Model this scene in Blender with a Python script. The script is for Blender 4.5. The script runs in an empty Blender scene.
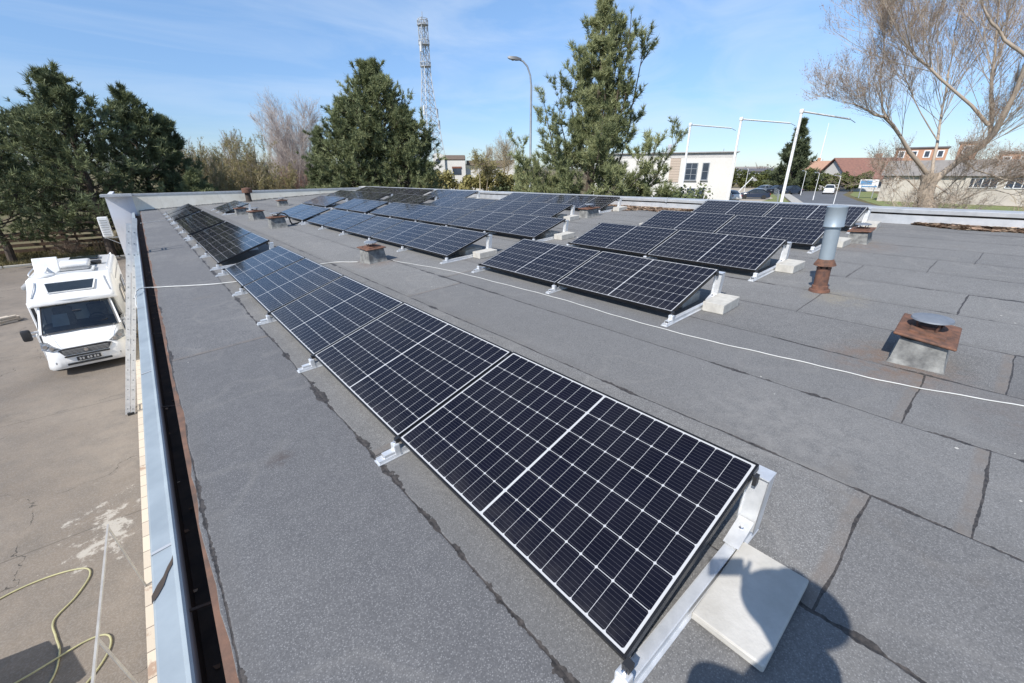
import bpy, bmesh, math, random
import numpy as np
from mathutils import Vector, Matrix

R = math.radians
SC = bpy.context.scene
COL = SC.collection
random.seed(7)
RNG = np.random.default_rng(11)

# ------------------------------------------------------------------ camera
CAM_LOC = Vector((-0.9102, -0.4672, 1.7149))
PITCH, ROLL, YAW = R(22.183), R(-0.226), R(40.234)
cam = bpy.data.cameras.new("camera")
cam.sensor_width = 36.0
cam.lens = 36.0 * 419.1 / 1024
cam.clip_start = 0.01
cam.clip_end = 9000
cam_ob = bpy.data.objects.new("camera", cam)
COL.objects.link(cam_ob)
_fw = Vector((math.sin(YAW) * math.cos(PITCH), math.cos(YAW) * math.cos(PITCH), -math.sin(PITCH)))
_r = Vector((math.cos(YAW), -math.sin(YAW), 0))
_u = _r.cross(_fw)
_r2 = _r * math.cos(ROLL) + _u * math.sin(ROLL)
_u2 = _u * math.cos(ROLL) - _r * math.sin(ROLL)
M = Matrix((( _r2.x, _u2.x, -_fw.x, CAM_LOC.x), (_r2.y, _u2.y, -_fw.y, CAM_LOC.y),
            (_r2.z, _u2.z, -_fw.z, CAM_LOC.z), (0, 0, 0, 1)))
cam_ob.matrix_world = M
SC.camera = cam_ob

# ------------------------------------------------------------------ sky and sun
SUN_EL, SUN_AZ = 43.7, 256.3          # azimuth clockwise from +Y
world = bpy.data.worlds.new("World")
SC.world = world
world.use_nodes = True
wn, wl = world.node_tree.nodes, world.node_tree.links
wn.clear()
w_out = wn.new("ShaderNodeOutputWorld")
w_bg = wn.new("ShaderNodeBackground")
w_sky = wn.new("ShaderNodeTexSky")
w_sky.sky_type = 'NISHITA'
w_sky.sun_disc = False
w_sky.sun_elevation = R(SUN_EL)
w_sky.sun_rotation = R(SUN_AZ)
w_sky.air_density = 1.0
w_sky.dust_density = 0.15
w_sky.ozone_density = 3.0
w_bg.inputs[1].default_value = 0.14
# thin streaky cloud
w_tc = wn.new("ShaderNodeTexCoord")
w_map = wn.new("ShaderNodeMapping")
w_map.inputs['Rotation'].default_value = (0.15, 0.1, 0.5)
w_map.inputs['Scale'].default_value = (1.0, 3.6, 9.0)
w_noise = wn.new("ShaderNodeTexNoise")
w_noise.inputs['Scale'].default_value = 1.5
w_noise.inputs['Detail'].default_value = 7
w_noise.inputs['Roughness'].default_value = 0.55
w_noise.inputs['Distortion'].default_value = 0.6
w_ramp = wn.new("ShaderNodeMapRange")
w_ramp.inputs['From Min'].default_value = 0.40
w_ramp.inputs['From Max'].default_value = 0.85
w_ramp.inputs['To Max'].default_value = 0.55
w_mix = wn.new("ShaderNodeMix")
w_mix.data_type = 'RGBA'
w_mix.inputs[7].default_value = (4.4, 5.0, 5.8, 1)
wl.new(w_tc.outputs['Generated'], w_map.inputs[0])
wl.new(w_map.outputs[0], w_noise.inputs[0])
wl.new(w_noise.outputs[0], w_ramp.inputs[0])
wl.new(w_ramp.outputs[0], w_mix.inputs[0])
w_tint = wn.new("ShaderNodeMix")
w_tint.data_type = 'RGBA'
w_tint.blend_type = 'MULTIPLY'
w_tint.inputs[0].default_value = 1.0
w_tint.inputs[7].default_value = (0.84, 0.95, 1.12, 1)
# the low sky of this day is a soft pale blue rather than white
w_sep = wn.new("ShaderNodeSeparateXYZ")
wl.new(w_tc.outputs['Generated'], w_sep.inputs[0])
w_low = wn.new("ShaderNodeMapRange")
w_low.interpolation_type = 'SMOOTHSTEP'
w_low.inputs['From Min'].default_value = 0.0
w_low.inputs['From Max'].default_value = 0.42
wl.new(w_sep.outputs[2], w_low.inputs[0])
w_hz = wn.new("ShaderNodeMix")
w_hz.data_type = 'RGBA'
w_hz.inputs[6].default_value = (0.50, 0.585, 0.76, 1)
w_hz.inputs[7].default_value = (0.96, 1.03, 1.07, 1)
wl.new(w_low.outputs[0], w_hz.inputs[0])
wl.new(w_hz.outputs[2], w_tint.inputs[7])
wl.new(w_sky.outputs[0], w_tint.inputs[6])
wl.new(w_tint.outputs[2], w_mix.inputs[6])
wl.new(w_mix.outputs[2], w_bg.inputs[0])
wl.new(w_bg.outputs[0], w_out.inputs[0])

sun = bpy.data.lights.new("sun", 'SUN')
sun.energy = 4.6
sun.angle = R(0.5)
sun.color = (1.0, 0.955, 0.89)
sun_ob = bpy.data.objects.new("sun", sun)
COL.objects.link(sun_ob)
sd = Vector((math.sin(R(SUN_AZ)) * math.cos(R(SUN_EL)), math.cos(R(SUN_AZ)) * math.cos(R(SUN_EL)), math.sin(R(SUN_EL))))
sun_ob.location = sd * 50
sun_ob.rotation_euler = sd.to_track_quat('Z', 'Y').to_euler()

SC.view_settings.view_transform = 'Standard'
SC.view_settings.look = 'None'
SC.view_settings.exposure = 0.38
SC.view_settings.gamma = 1.0
SC.view_settings.use_curve_mapping = False
SC.render.engine = 'CYCLES'
SC.cycles.max_bounces = 6
SC.cycles.use_denoising = True

# ------------------------------------------------------------------ helpers
class MB:
    """collects vertices and faces; build() links them as one mesh object"""
    def __init__(self):
        self.v, self.f = [], []
    def add(self, vs, fs, m=None):
        o = len(self.v)
        if m is not None:
            vs = [tuple(m @ Vector(p)) for p in vs]
        self.v += [tuple(p) for p in vs]
        self.f += [tuple(i + o for i in q) for q in fs]
        return self
    def box(self, c, s, rz=0, m=None):
        x, y, z = s[0] / 2, s[1] / 2, s[2] / 2
        vs = [(-x, -y, -z), (x, -y, -z), (x, y, -z), (-x, y, -z), (-x, -y, z), (x, -y, z), (x, y, z), (-x, y, z)]
        mm = Matrix.Translation(c) @ Matrix.Rotation(rz, 4, 'Z')
        if m is not None:
            mm = m @ mm
        return self.add(vs, [(0, 3, 2, 1), (4, 5, 6, 7), (0, 1, 5, 4), (1, 2, 6, 5), (2, 3, 7, 6), (3, 0, 4, 7)], mm)
    def bevbox(self, c, s, b, seg=2, rz=0, m=None, jitter=0):
        bm = bmesh.new()
        bmesh.ops.create_cube(bm, size=1)
        for v in bm.verts:
            v.co = Vector((v.co.x * s[0], v.co.y * s[1], v.co.z * s[2]))
        bmesh.ops.bevel(bm, geom=bm.edges[:] + bm.verts[:], offset=b, segments=seg, affect='EDGES', profile=0.5)
        bm.verts.ensure_lookup_table()
        mm = Matrix.Translation(c) @ Matrix.Rotation(rz, 4, 'Z')
        if m is not None:
            mm = m @ mm
        self.add([v.co[:] for v in bm.verts], [[v.index for v in f.verts] for f in bm.faces], mm)
        bm.free()
        return self
    def bar(self, a, b, w, h=None, up=(0, 0, 1)):
        a, b = Vector(a), Vector(b)
        h = w if h is None else h
        d = (b - a).normalized()
        s = d.cross(Vector(up))
        if s.length < 1e-4:
            s = d.cross(Vector((1, 0, 0)))
        s.normalize()
        t = s.cross(d).normalized()
        vs = []
        for p in (a, b):
            for i, j in ((-1, -1), (1, -1), (1, 1), (-1, 1)):
                vs.append(p + s * (i * w / 2) + t * (j * h / 2))
        return self.add(vs, [(0, 1, 2, 3), (7, 6, 5, 4), (0, 4, 5, 1), (1, 5, 6, 2), (2, 6, 7, 3), (3, 7, 4, 0)])
    def tube(self, pts, r, n=8, cap=True):
        pts = [Vector(p) for p in pts]
        rr = r if isinstance(r, (list, tuple)) else [r] * len(pts)
        o = len(self.v)
        ref = None
        for i, p in enumerate(pts):
            d = (pts[min(i + 1, len(pts) - 1)] - pts[max(i - 1, 0)]).normalized()
            if ref is None:
                ref = Vector((0, 0, 1)) if abs(d.z) < 0.9 else Vector((1, 0, 0))
            s = d.cross(ref).normalized()
            t = s.cross(d).normalized()
            ref = t
            for k in range(n):
                a = 2 * math.pi * k / n
                self.v.append(tuple(p + (s * math.cos(a) + t * math.sin(a)) * rr[i]))
        for i in range(len(pts) - 1):
            for k in range(n):
                a, b = o + i * n + k, o + i * n + (k + 1) % n
                self.f.append((a, b, b + n, a + n))
        if cap:
            self.f.append(tuple(o + k for k in reversed(range(n))))
            self.f.append(tuple(o + (len(pts) - 1) * n + k for k in range(n)))
        return self
    def lathe(self, prof, n=24, c=(0, 0, 0), m=None):
        vs, fs = [], []
        for r, z in prof:
            for k in range(n):
                a = 2 * math.pi * k / n
                vs.append((c[0] + r * math.cos(a), c[1] + r * math.sin(a), c[2] + z))
        for i in range(len(prof) - 1):
            for k in range(n):
                a, b = i * n + k, i * n + (k + 1) % n
                fs.append((a, b, b + n, a + n))
        if prof[0][0] > 1e-5:
            fs.append(tuple(reversed(range(n))))
        if prof[-1][0] > 1e-5:
            fs.append(tuple((len(prof) - 1) * n + k for k in range(n)))
        return self.add(vs, fs, m)
    def prism(self, poly, y0, y1, m=None):
        """polygon in x-z, swept along y"""
        n = len(poly)
        vs = [(x, y0, z) for x, z in poly] + [(x, y1, z) for x, z in poly]
        fs = [tuple(range(n)), tuple(reversed(range(n, 2 * n)))]
        fs += [(i, i + n, (i + 1) % n + n, (i + 1) % n) for i in range(n)]
        return self.add(vs, fs, m)
    def loft(self, secs, cap=True):
        n = len(secs[0])
        o = len(self.v)
        for s in secs:
            self.v += [tuple(p) for p in s]
        for i in range(len(secs) - 1):
            for k in range(n):
                a, b = o + i * n + k, o + i * n + (k + 1) % n
                self.f.append((a, b, b + n, a + n))
        if cap:
            self.f.append(tuple(o + k for k in reversed(range(n))))
            self.f.append(tuple(o + (len(secs) - 1) * n + k for k in range(n)))
        return self
    def build(self, name, mat, parent=None, smooth=False, fix=True):
        me = bpy.data.meshes.new(name)
        me.from_pydata(self.v, [], self.f)
        if fix:
            bm = bmesh.new()
            bm.from_mesh(me)
            bmesh.ops.recalc_face_normals(bm, faces=bm.faces[:])
            bm.to_mesh(me)
            bm.free()
        me.materials.append(mat)
        if smooth:
            me.shade_smooth()
            if smooth != 'all':
                try:
                    me.set_sharp_from_angle(angle=R(38))
                except Exception:
                    pass
        return link(name, me, parent)

def link(name, me, parent=None):
    o = bpy.data.objects.new(name, me)
    COL.objects.link(o)
    if parent is not None:
        o.parent = parent
    return o

def np_mesh(name, verts, faces, mat, parent=None, tint=None, smooth=False):
    """verts (n,3), faces (m,k) arrays of one size k"""
    me = bpy.data.meshes.new(name)
    verts = np.asarray(verts, np.float32)
    faces = np.asarray(faces, np.int32)
    k = faces.shape[1]
    me.vertices.add(len(verts))
    me.vertices.foreach_set("co", verts.ravel())
    me.loops.add(faces.size)
    me.loops.foreach_set("vertex_index", faces.ravel())
    me.polygons.add(len(faces))
    me.polygons.foreach_set("loop_start", np.arange(0, faces.size, k, dtype=np.int32))
    me.polygons.foreach_set("use_smooth", np.full(len(faces), bool(smooth)))
    me.update(calc_edges=True)
    if tint is not None:
        at = me.attributes.new("tint", 'FLOAT', 'POINT')
        at.data.foreach_set("value", np.asarray(tint, np.float32))
    me.materials.append(mat)
    return link(name, me, parent)

def tag(o, label=None, cat=None, group=None, kind=None):
    if label: o["label"] = label
    if cat: o["category"] = cat
    if group: o["group"] = group
    if kind: o["kind"] = kind
    return o

def thing(name, label, cat, loc=(0, 0, 0), rz=0, group=None, matrix=None):
    o = bpy.data.objects.new(name, None)
    COL.objects.link(o)
    o.empty_display_size = 0.2
    if matrix is not None:
        o.matrix_world = matrix
    else:
        o.location = loc
        o.rotation_euler = (0, 0, rz)
    return tag(o, label, cat, group)

def dup(root, label, loc=None, rz=None, matrix=None, group=None):
    def cp(o, parent):
        c = o.copy()
        COL.objects.link(c)
        if parent is not None:
            c.parent = parent
        for ch in [q for q in o.children]:
            cp(ch, c)
        return c
    r = cp(root, None)
    if matrix is not None:
        r.matrix_world = matrix
    else:
        if loc is not None: r.location = loc
        if rz is not None: r.rotation_euler = (0, 0, rz)
    r["label"] = label
    if group: r["group"] = group
    return r

ORD = ["nearest", "second", "third", "fourth", "fifth", "sixth", "seventh", "eighth", "ninth", "tenth", "eleventh",
       "twelfth", "thirteenth", "fourteenth", "fifteenth", "sixteenth", "seventeenth", "eighteenth", "nineteenth", "twentieth",
       "twenty-first", "twenty-second", "twenty-third", "twenty-fourth"]

# ------------------------------------------------------------------ node helpers
class NT:
    def __init__(self, name):
        self.mat = bpy.data.materials.new(name)
        self.mat.use_nodes = True
        self.t = self.mat.node_tree
        self.n, self.l = self.t.nodes, self.t.links
        self.p = self.n["Principled BSDF"]
        self._co = None
    def new(self, t, **kw):
        n = self.n.new(t)
        for k, v in kw.items():
            setattr(n, k, v)
        return n
    def put(self, sock, v):
        if isinstance(v, bpy.types.NodeSocket):
            self.l.new(v, sock)
        elif isinstance(v, (tuple, list)) and len(v) == 3 and sock.type == 'RGBA':
            sock.default_value = (*v, 1)
        else:
            sock.default_value = v
    def co(self):
        if self._co is None:
            self._co = self.new("ShaderNodeTexCoord").outputs['Object']
        return self._co
    def xyz(self, v=None):
        s = self.new("ShaderNodeSeparateXYZ")
        self.put(s.inputs[0], v or self.co())
        return s.outputs[0], s.outputs[1], s.outputs[2]
    def m(self, op, a, b=0.0, c=0.0, clamp=False):
        n = self.new("ShaderNodeMath", operation=op)
        n.use_clamp = clamp
        self.put(n.inputs[0], a)
        self.put(n.inputs[1], b)
        if op in ('MULTIPLY_ADD', 'COMPARE', 'SMOOTH_MIN', 'WRAP'):
            self.put(n.inputs[2], c)
        return n.outputs[0]
    def noise(self, scale, detail=4, rough=0.55, vec=None, dist=0.0, dim='3D'):
        n = self.new("ShaderNodeTexNoise")
        n.noise_dimensions = dim
        if dim != '1D':
            self.put(n.inputs['Vector'], vec or self.co())
        n.inputs['Scale'].default_value = scale
        n.inputs['Detail'].default_value = detail
        n.inputs['Roughness'].default_value = rough
        n.inputs['Distortion'].default_value = dist
        return n.outputs[0]
    def voro(self, scale, feature='F1', out=0, vec=None, rnd=1.0):
        n = self.new("ShaderNodeTexVoronoi", feature=feature)
        self.put(n.inputs['Vector'], vec or self.co())
        n.inputs['Scale'].default_value = scale
        n.inputs['Randomness'].default_value = rnd
        return n.outputs[out]
    def scale(self, s, vec=None):
        n = self.new("ShaderNodeMapping")
        self.put(n.inputs[0], vec or self.co())
        n.inputs['Scale'].default_value = s
        return n.outputs[0]
    def rng(self, v, a, b, c=0.0, d=1.0):
        n = self.new("ShaderNodeMapRange")
        self.put(n.inputs[0], v)
        for i, q in enumerate((a, b, c, d)):
            self.put(n.inputs[i + 1], q)
        return n.outputs[0]
    def mix(self, f, a, b, blend='MIX'):
        n = self.new("ShaderNodeMix", data_type='RGBA', blend_type=blend)
        self.put(n.inputs[0], f)
        self.put(n.inputs[6], a)
        self.put(n.inputs[7], b)
        return n.outputs[2]
    def bump(self, h, strength=0.3, dist=0.01):
        n = self.new("ShaderNodeBump")
        n.inputs['Strength'].default_value = strength
        n.inputs['Distance'].default_value = dist
        self.put(n.inputs['Height'], h)
        self.l.new(n.outputs[0], self.p.inputs['Normal'])
    def out(self, col=None, rough=None, metal=None, spec=None):
        if col is not None: self.put(self.p.inputs['Base Color'], col)
        if rough is not None: self.put(self.p.inputs['Roughness'], rough)
        if metal is not None: self.put(self.p.inputs['Metallic'], metal)
        if spec is not None: self.put(self.p.inputs['Specular IOR Level'], spec)
        return self.mat

def mat(name, c1, c2=None, rough=0.6, metal=0.0, scale=6.0, bump=0.0, lo=0.35, hi=0.65, spec=0.5, detail=5, stretch=None):
    t = NT(name)
    c2 = c2 or tuple(q * 0.82 for q in c1)
    vec = t.scale(stretch) if stretch else None
    n = t.noise(scale, detail, 0.6, vec)
    f = t.rng(n, lo, hi)
    if bump:
        t.bump(t.noise(scale * 8, 3, 0.6, vec), bump, 0.005)
    return t.out(t.mix(f, c1, c2), rough, metal, spec)

def tint_mat(name, cols, rough=0.6, noise=None, spec=0.25, trans=0.0):
    """leaf / bark colour varied by a per-piece random value"""
    t = NT(name)
    a = t.new("ShaderNodeAttribute", attribute_name="tint")
    r = t.new("ShaderNodeValToRGB")
    e = r.color_ramp.elements
    e[0].color = (*cols[0], 1)
    e[1].color = (*cols[-1], 1)
    for i, c in enumerate(cols[1:-1]):
        q = e.new((i + 1) / (len(cols) - 1))
        q.color = (*c, 1)
    t.put(r.inputs[0], a.outputs['Fac'])
    if trans:
        tr = t.new("ShaderNodeBsdfTranslucent")
        t.put(tr.inputs[0], r.outputs[0])
        mx = t.new("ShaderNodeMixShader")
        mx.inputs[0].default_value = trans
        t.l.new(t.p.outputs[0], mx.inputs[1])
        t.l.new(tr.outputs[0], mx.inputs[2])
        t.l.new(mx.outputs[0], t.n["Material Output"].inputs[0])
    return t.out(r.outputs[0], rough, 0, spec)

# ------------------------------------------------------------------ materials
SLOPE_X, SLOPE_Y = 0.0532, -0.0077
def zr(x, y):
    return SLOPE_X * x + SLOPE_Y * y

SEAM0, PITCHX = -0.14, 0.92
def roof_material():
    t = NT("bitumen_felt")
    x, y, z = t.xyz()
    w1 = t.noise(1.3, 3, 0.6)
    w2 = t.noise(9.0, 4, 0.65)
    w3 = t.noise(38.0, 3, 0.6)
    warp = t.m('ADD', t.m('MULTIPLY', t.m('SUBTRACT', w1, 0.5), 0.05), t.m('MULTIPLY', t.m('SUBTRACT', w2, 0.5), 0.012))
    xs = t.m('DIVIDE', t.m('ADD', t.m('ADD', x, -SEAM0), warp), PITCHX)
    cell = t.m('FLOOR', xs)
    fr = t.m('SUBTRACT', xs, cell)
    dl = t.m('MULTIPLY', t.m('MINIMUM', fr, t.m('SUBTRACT', 1.0, fr)), PITCHX)       # distance to a lap line
    # ragged bitumen bleed out of the lap: width varies along it
    runs = t.noise(1.0, 5, 0.72, t.scale((3.0, 2.3, 1.0)))
    zone = t.rng(t.noise(0.55, 2, 0.5), 0.44, 0.60)                  # bleed only in places
    nearA = t.rng(t.m('ABSOLUTE', t.m('ADD', x, 0.14)), 0.3, 0.5, 1.0, 0.0)
    zone = t.m('MULTIPLY', t.m('MAXIMUM', zone, nearA), 1.0)
    wid = t.m('MULTIPLY_ADD', zone, t.rng(runs, 0.47, 0.78, 0.0, 0.055), t.rng(runs, 0.40, 0.70, 0.003, 0.012))
    tar = t.m('LESS_THAN', dl, wid)
    # per-roll tone
    wt = t.new("ShaderNodeTexWhiteNoise", noise_dimensions='1D')
    t.put(wt.inputs['W'], cell)
    tone = wt.outputs[0]
    # cross laps: (x-strip from, to, y)
    cross = bands = sheets = None
    for (x0, x1, yy) in [(0.78, 1.70, -0.36), (1.70, 2.62, -0.74), (2.62, 3.54, -0.32), (-1.2, -0.14, 4.78), (-1.2, -0.14, 11.3),
                         (-1.2, -0.14, 17.3), (-0.14, 0.78, 1.85), (0.78, 1.7, 6.2), (1.7, 2.62, 4.9), (2.62, 3.54, 5.4), (1.7, 2.62, 11.5), (3.54, 4.46, -0.75),
                         (4.46, 5.38, 0.9), (5.38, 6.3, -0.3), (7.2, 8.1, 0.2), (6.3, 7.2, 0.9), (8.1, 9.1, -0.2), (0.78, 1.7, 13.8), (0.78, 1.7, 19.5), (1.7, 2.62, 17.6)]:
        d = t.m('ABSOLUTE', t.m('SUBTRACT', t.m('ADD', y, t.m('MULTIPLY', warp, 1.2)), yy))
        near = t.m('LESS_THAN', d, t.m('MULTIPLY_ADD', wid, 0.22, 0.0035))
        ins = t.m('MULTIPLY', t.m('GREATER_THAN', x, x0), t.m('LESS_THAN', x, x1))
        c = t.m('MULTIPLY', near, ins)
        if yy in (-0.36, -0.74, -0.32, 4.78, 1.85, 4.9, 5.4, -0.75):
            sy_ = t.m('SUBTRACT', t.m('ADD', y, t.m('MULTIPLY', warp, 1.2)), yy)
            bnd = t.m('MULTIPLY', ins, t.m('MULTIPLY', t.m('GREATER_THAN', sy_, 0.0), t.rng(sy_, 0.05, 0.075, 1.0, 0.0)))
            bands = bnd if bands is None else t.m('MAXIMUM', bands, bnd)
            shd = t.m('MULTIPLY', ins, t.m('LESS_THAN', sy_, 0.0))
            sheets = shd if sheets is None else t.m('MAXIMUM', sheets, shd)
        cross = c if cross is None else t.m('MAXIMUM', cross, c)
    tar = t.m('MAXIMUM', tar, cross)
    # granules
    g = t.noise(150.0, 3, 0.75)
    g2 = t.voro(110.0)
    base = t.mix(t.rng(w1, 0.3, 0.7), (0.138, 0.136, 0.133), (0.176, 0.172, 0.167))
    base = t.mix(t.rng(tone, 0, 1, 0, 0.45), base, (0.25, 0.246, 0.232))
    base = t.mix(t.m('MULTIPLY', t.m('LESS_THAN', xs, 0.0), 0.75), base, (0.118, 0.119, 0.126))
    big = t.noise(0.45, 5, 0.6, t.scale((1.4, 0.7, 1)))
    base = t.mix(t.rng(big, 0.50, 0.70, 0, 0.45), base, (0.27, 0.263, 0.25))
    base = t.mix(t.rng(big, 0.28, 0.42, 0.4, 0.0), base, (0.115, 0.114, 0.116))
    base = t.mix(t.rng(w2, 0.42, 0.75, 0.0, 0.25), base, (0.28, 0.275, 0.268))
    base = t.mix(t.rng(w3, 0.55, 0.8, 0, 0.25), base, (0.10, 0.10, 0.105))
    base = t.mix(t.rng(g, 0.40, 0.66, 0.0, 0.6), base, (0.07, 0.07, 0.072))
    base = t.mix(t.rng(g2, 0.0, 0.38, 0.75, 0.0), base, (0.46, 0.455, 0.45))
    g3 = t.noise(70.0, 3, 0.7)
    base = t.mix(t.rng(g3, 0.35, 0.5, 0.30, 0.0), base, (0.075, 0.075, 0.075))
    base = t.mix(t.rng(g3, 0.52, 0.68, 0.0, 0.22), base, (0.34, 0.335, 0.325))
    pd = t.noise(1.1, 2, 0.4)
    ring = t.m('MULTIPLY', t.rng(pd, 0.555, 0.575), t.rng(pd, 0.575, 0.61, 1.0, 0.0))
    base = t.mix(t.m('MULTIPLY', ring, 0.16), base, (0.30, 0.285, 0.26))
    base = t.mix(t.m('MULTIPLY', sheets, 0.30), base, (0.095, 0.095, 0.10))
    base = t.mix(t.m('MULTIPLY', bands, t.rng(w2, 0.35, 0.65, 0.2, 0.7)), base, (0.17, 0.145, 0.125))
    lapb = t.rng(t.m('MULTIPLY', fr, PITCHX), 0.06, 0.11, 1.0, 0.0)
    base = t.mix(t.m('MULTIPLY', lapb, 0.22), base, (0.12, 0.115, 0.11))
    # scattered pale chips and droppings
    ch = t.voro(5.5)
    chm = t.m('LESS_THAN', ch, t.rng(t.noise(0.6, 2), 0.42, 0.68, 0.0, 0.055))
    base = t.mix(t.m('MULTIPLY', chm, 0.75), base, (0.55, 0.53, 0.48))
    # rusty wash and mossy stains
    st = t.rng(t.noise(0.9, 5, 0.7), 0.62, 0.78, 0, 0.5)
    base = t.mix(st, base, (0.15, 0.13, 0.11))
    # rust runs and pale weathering below the vents and the flue, a burnt spot on the near strip
    for (vx, vy, rad, colr, k) in ((3.62, -0.10, 0.55, (0.17, 0.105, 0.07), 0.75), (5.25, 0.72, 0.42, (0.28, 0.24, 0.16), 0.45), (2.35, 7.5, 0.55, (0.17, 0.11, 0.08), 0.6),
                                   (8.7, 1.3, 0.7, (0.18, 0.13, 0.10), 0.6), (-0.61, 2.27, 0.11, (0.07, 0.055, 0.05), 0.9), (2.0, 0.2, 0.8, (0.26, 0.25, 0.235), 0.4), (0.35, 2.6, 0.35, (0.22, 0.15, 0.11), 0.4), (3.2, -0.9, 0.5, (0.13, 0.11, 0.10), 0.5)):
        ex, ey = t.m('SUBTRACT', x, vx), t.m('SUBTRACT', y, vy)
        dd = t.m('SQRT', t.m('ADD', t.m('MULTIPLY', ex, ex), t.m('MULTIPLY', ey, ey)))
        msk = t.m('MULTIPLY', t.rng(dd, rad * 0.2, rad, 1.0, 0.0), t.rng(w2, 0.35, 0.62))
        base = t.mix(t.m('MULTIPLY', msk, k), base, colr)
    tarc = t.mix(t.rng(w3, 0.35, 0.65), (0.030, 0.028, 0.027), (0.075, 0.066, 0.06))
    col = t.mix(tar, base, tarc)
    t.bump(t.m('ADD', t.m('MULTIPLY', g, 0.4), t.m('ADD', t.m('MULTIPLY', t.rng(dl, 0, 0.012), 0.8), t.m('MULTIPLY', w2, 0.5))), 0.5, 0.006)
    rough = t.mix(tar, (0.9, 0.9, 0.9), (0.55, 0.55, 0.55))
    return t.out(col, rough, 0, 0.3)

PW, PH = 1.755, 1.038     # panel long (along the row) and short side
def cell_material():
    t = NT("solar_cells")
    x, y, z = t.xyz()          # x: 0..PH up the slope, y: 0..PW along the row
    mx, my = 0.019, 0.021
    px = (PH - 2 * mx) / 6
    half = (PW - 2 * my - 0.012) / 2
    py = half / 10
    def line(v, pitch, w):
        f = t.m('FRACT', t.m('DIVIDE', v, pitch))
        d = t.m('MULTIPLY', t.m('MINIMUM', f, t.m('SUBTRACT', 1.0, f)), pitch)
        return d, t.m('LESS_THAN', d, w)
    xc = t.m('SUBTRACT', x, mx)
    yc = t.m('SUBTRACT', t.m('ABSOLUTE', t.m('SUBTRACT', y, PW / 2)), 0.006)
    dx, lx = line(xc, px, 0.0014)
    dy, ly = line(yc, py, 0.0010)
    # chamfered corners on every second division (each full cell was cut in two)
    dy2, _ = line(yc, py, 0.002)
    dia = t.m('LESS_THAN', t.m('ADD', dx, dy2), 0.0085)
    white = t.m('MAXIMUM', t.m('MAXIMUM', lx, ly), dia)
    for m_ in (t.m('LESS_THAN', xc, 0.001), t.m('GREATER_THAN', xc, PH - 2 * mx - 0.001), t.m('LESS_THAN', yc, 0.0), t.m('GREATER_THAN', yc, half - 0.001)):
        white = t.m('MAXIMUM', white, m_)
    # busbars run along the row: nine to a cell, thin silver wire
    db, bus = line(t.m('ADD', xc, px / 18), px / 9, 0.00055)
    w = t.noise(4.0, 2)
    cellc = t.mix(t.rng(w, 0.3, 0.7), (0.0035, 0.0038, 0.009), (0.005, 0.0052, 0.012))
    col = t.mix(t.m('MULTIPLY', bus, 0.6), cellc, (0.11, 0.11, 0.125))
    col = t.mix(white, col, (0.44, 0.445, 0.45))
    oi = t.new('ShaderNodeObjectInfo').outputs['Random']
    low_edge = t.m('MULTIPLY', t.rng(x, 0.0, 0.16, 1.0, 0.0), t.rng(t.noise(7.0, 4, 0.7), 0.35, 0.7))
    col = t.mix(t.m('MULTIPLY', low_edge, 0.07), col, (0.34, 0.32, 0.29))
    dv = t.new('ShaderNodeVectorMath', operation='ADD')
    t.put(dv.inputs[0], t.co())
    t.put(dv.inputs[1], oi)
    drop = t.m('LESS_THAN', t.voro(1.6, 'F1', 0, dv.outputs[0]), t.rng(t.noise(9.0, 3, 0.7), 0.4, 0.7, 0.0, 0.022))
    col = t.mix(t.m('MULTIPLY', drop, 0.7), col, (0.62, 0.61, 0.57))
    dust = t.m('MULTIPLY', t.rng(t.noise(2.2, 5, 0.65), 0.35, 0.8, 0.0, 0.035), t.m('ADD', oi, 0.35))
    col = t.mix(dust, col, (0.4, 0.38, 0.35))
    t.put(t.p.inputs['Coat Weight'], 0.0)
    t.put(t.p.inputs['IOR'], 1.26)
    return t.out(col, t.rng(t.noise(6.0, 3), 0.3, 0.7, 0.06, 0.10), 0, 0.5)

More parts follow.
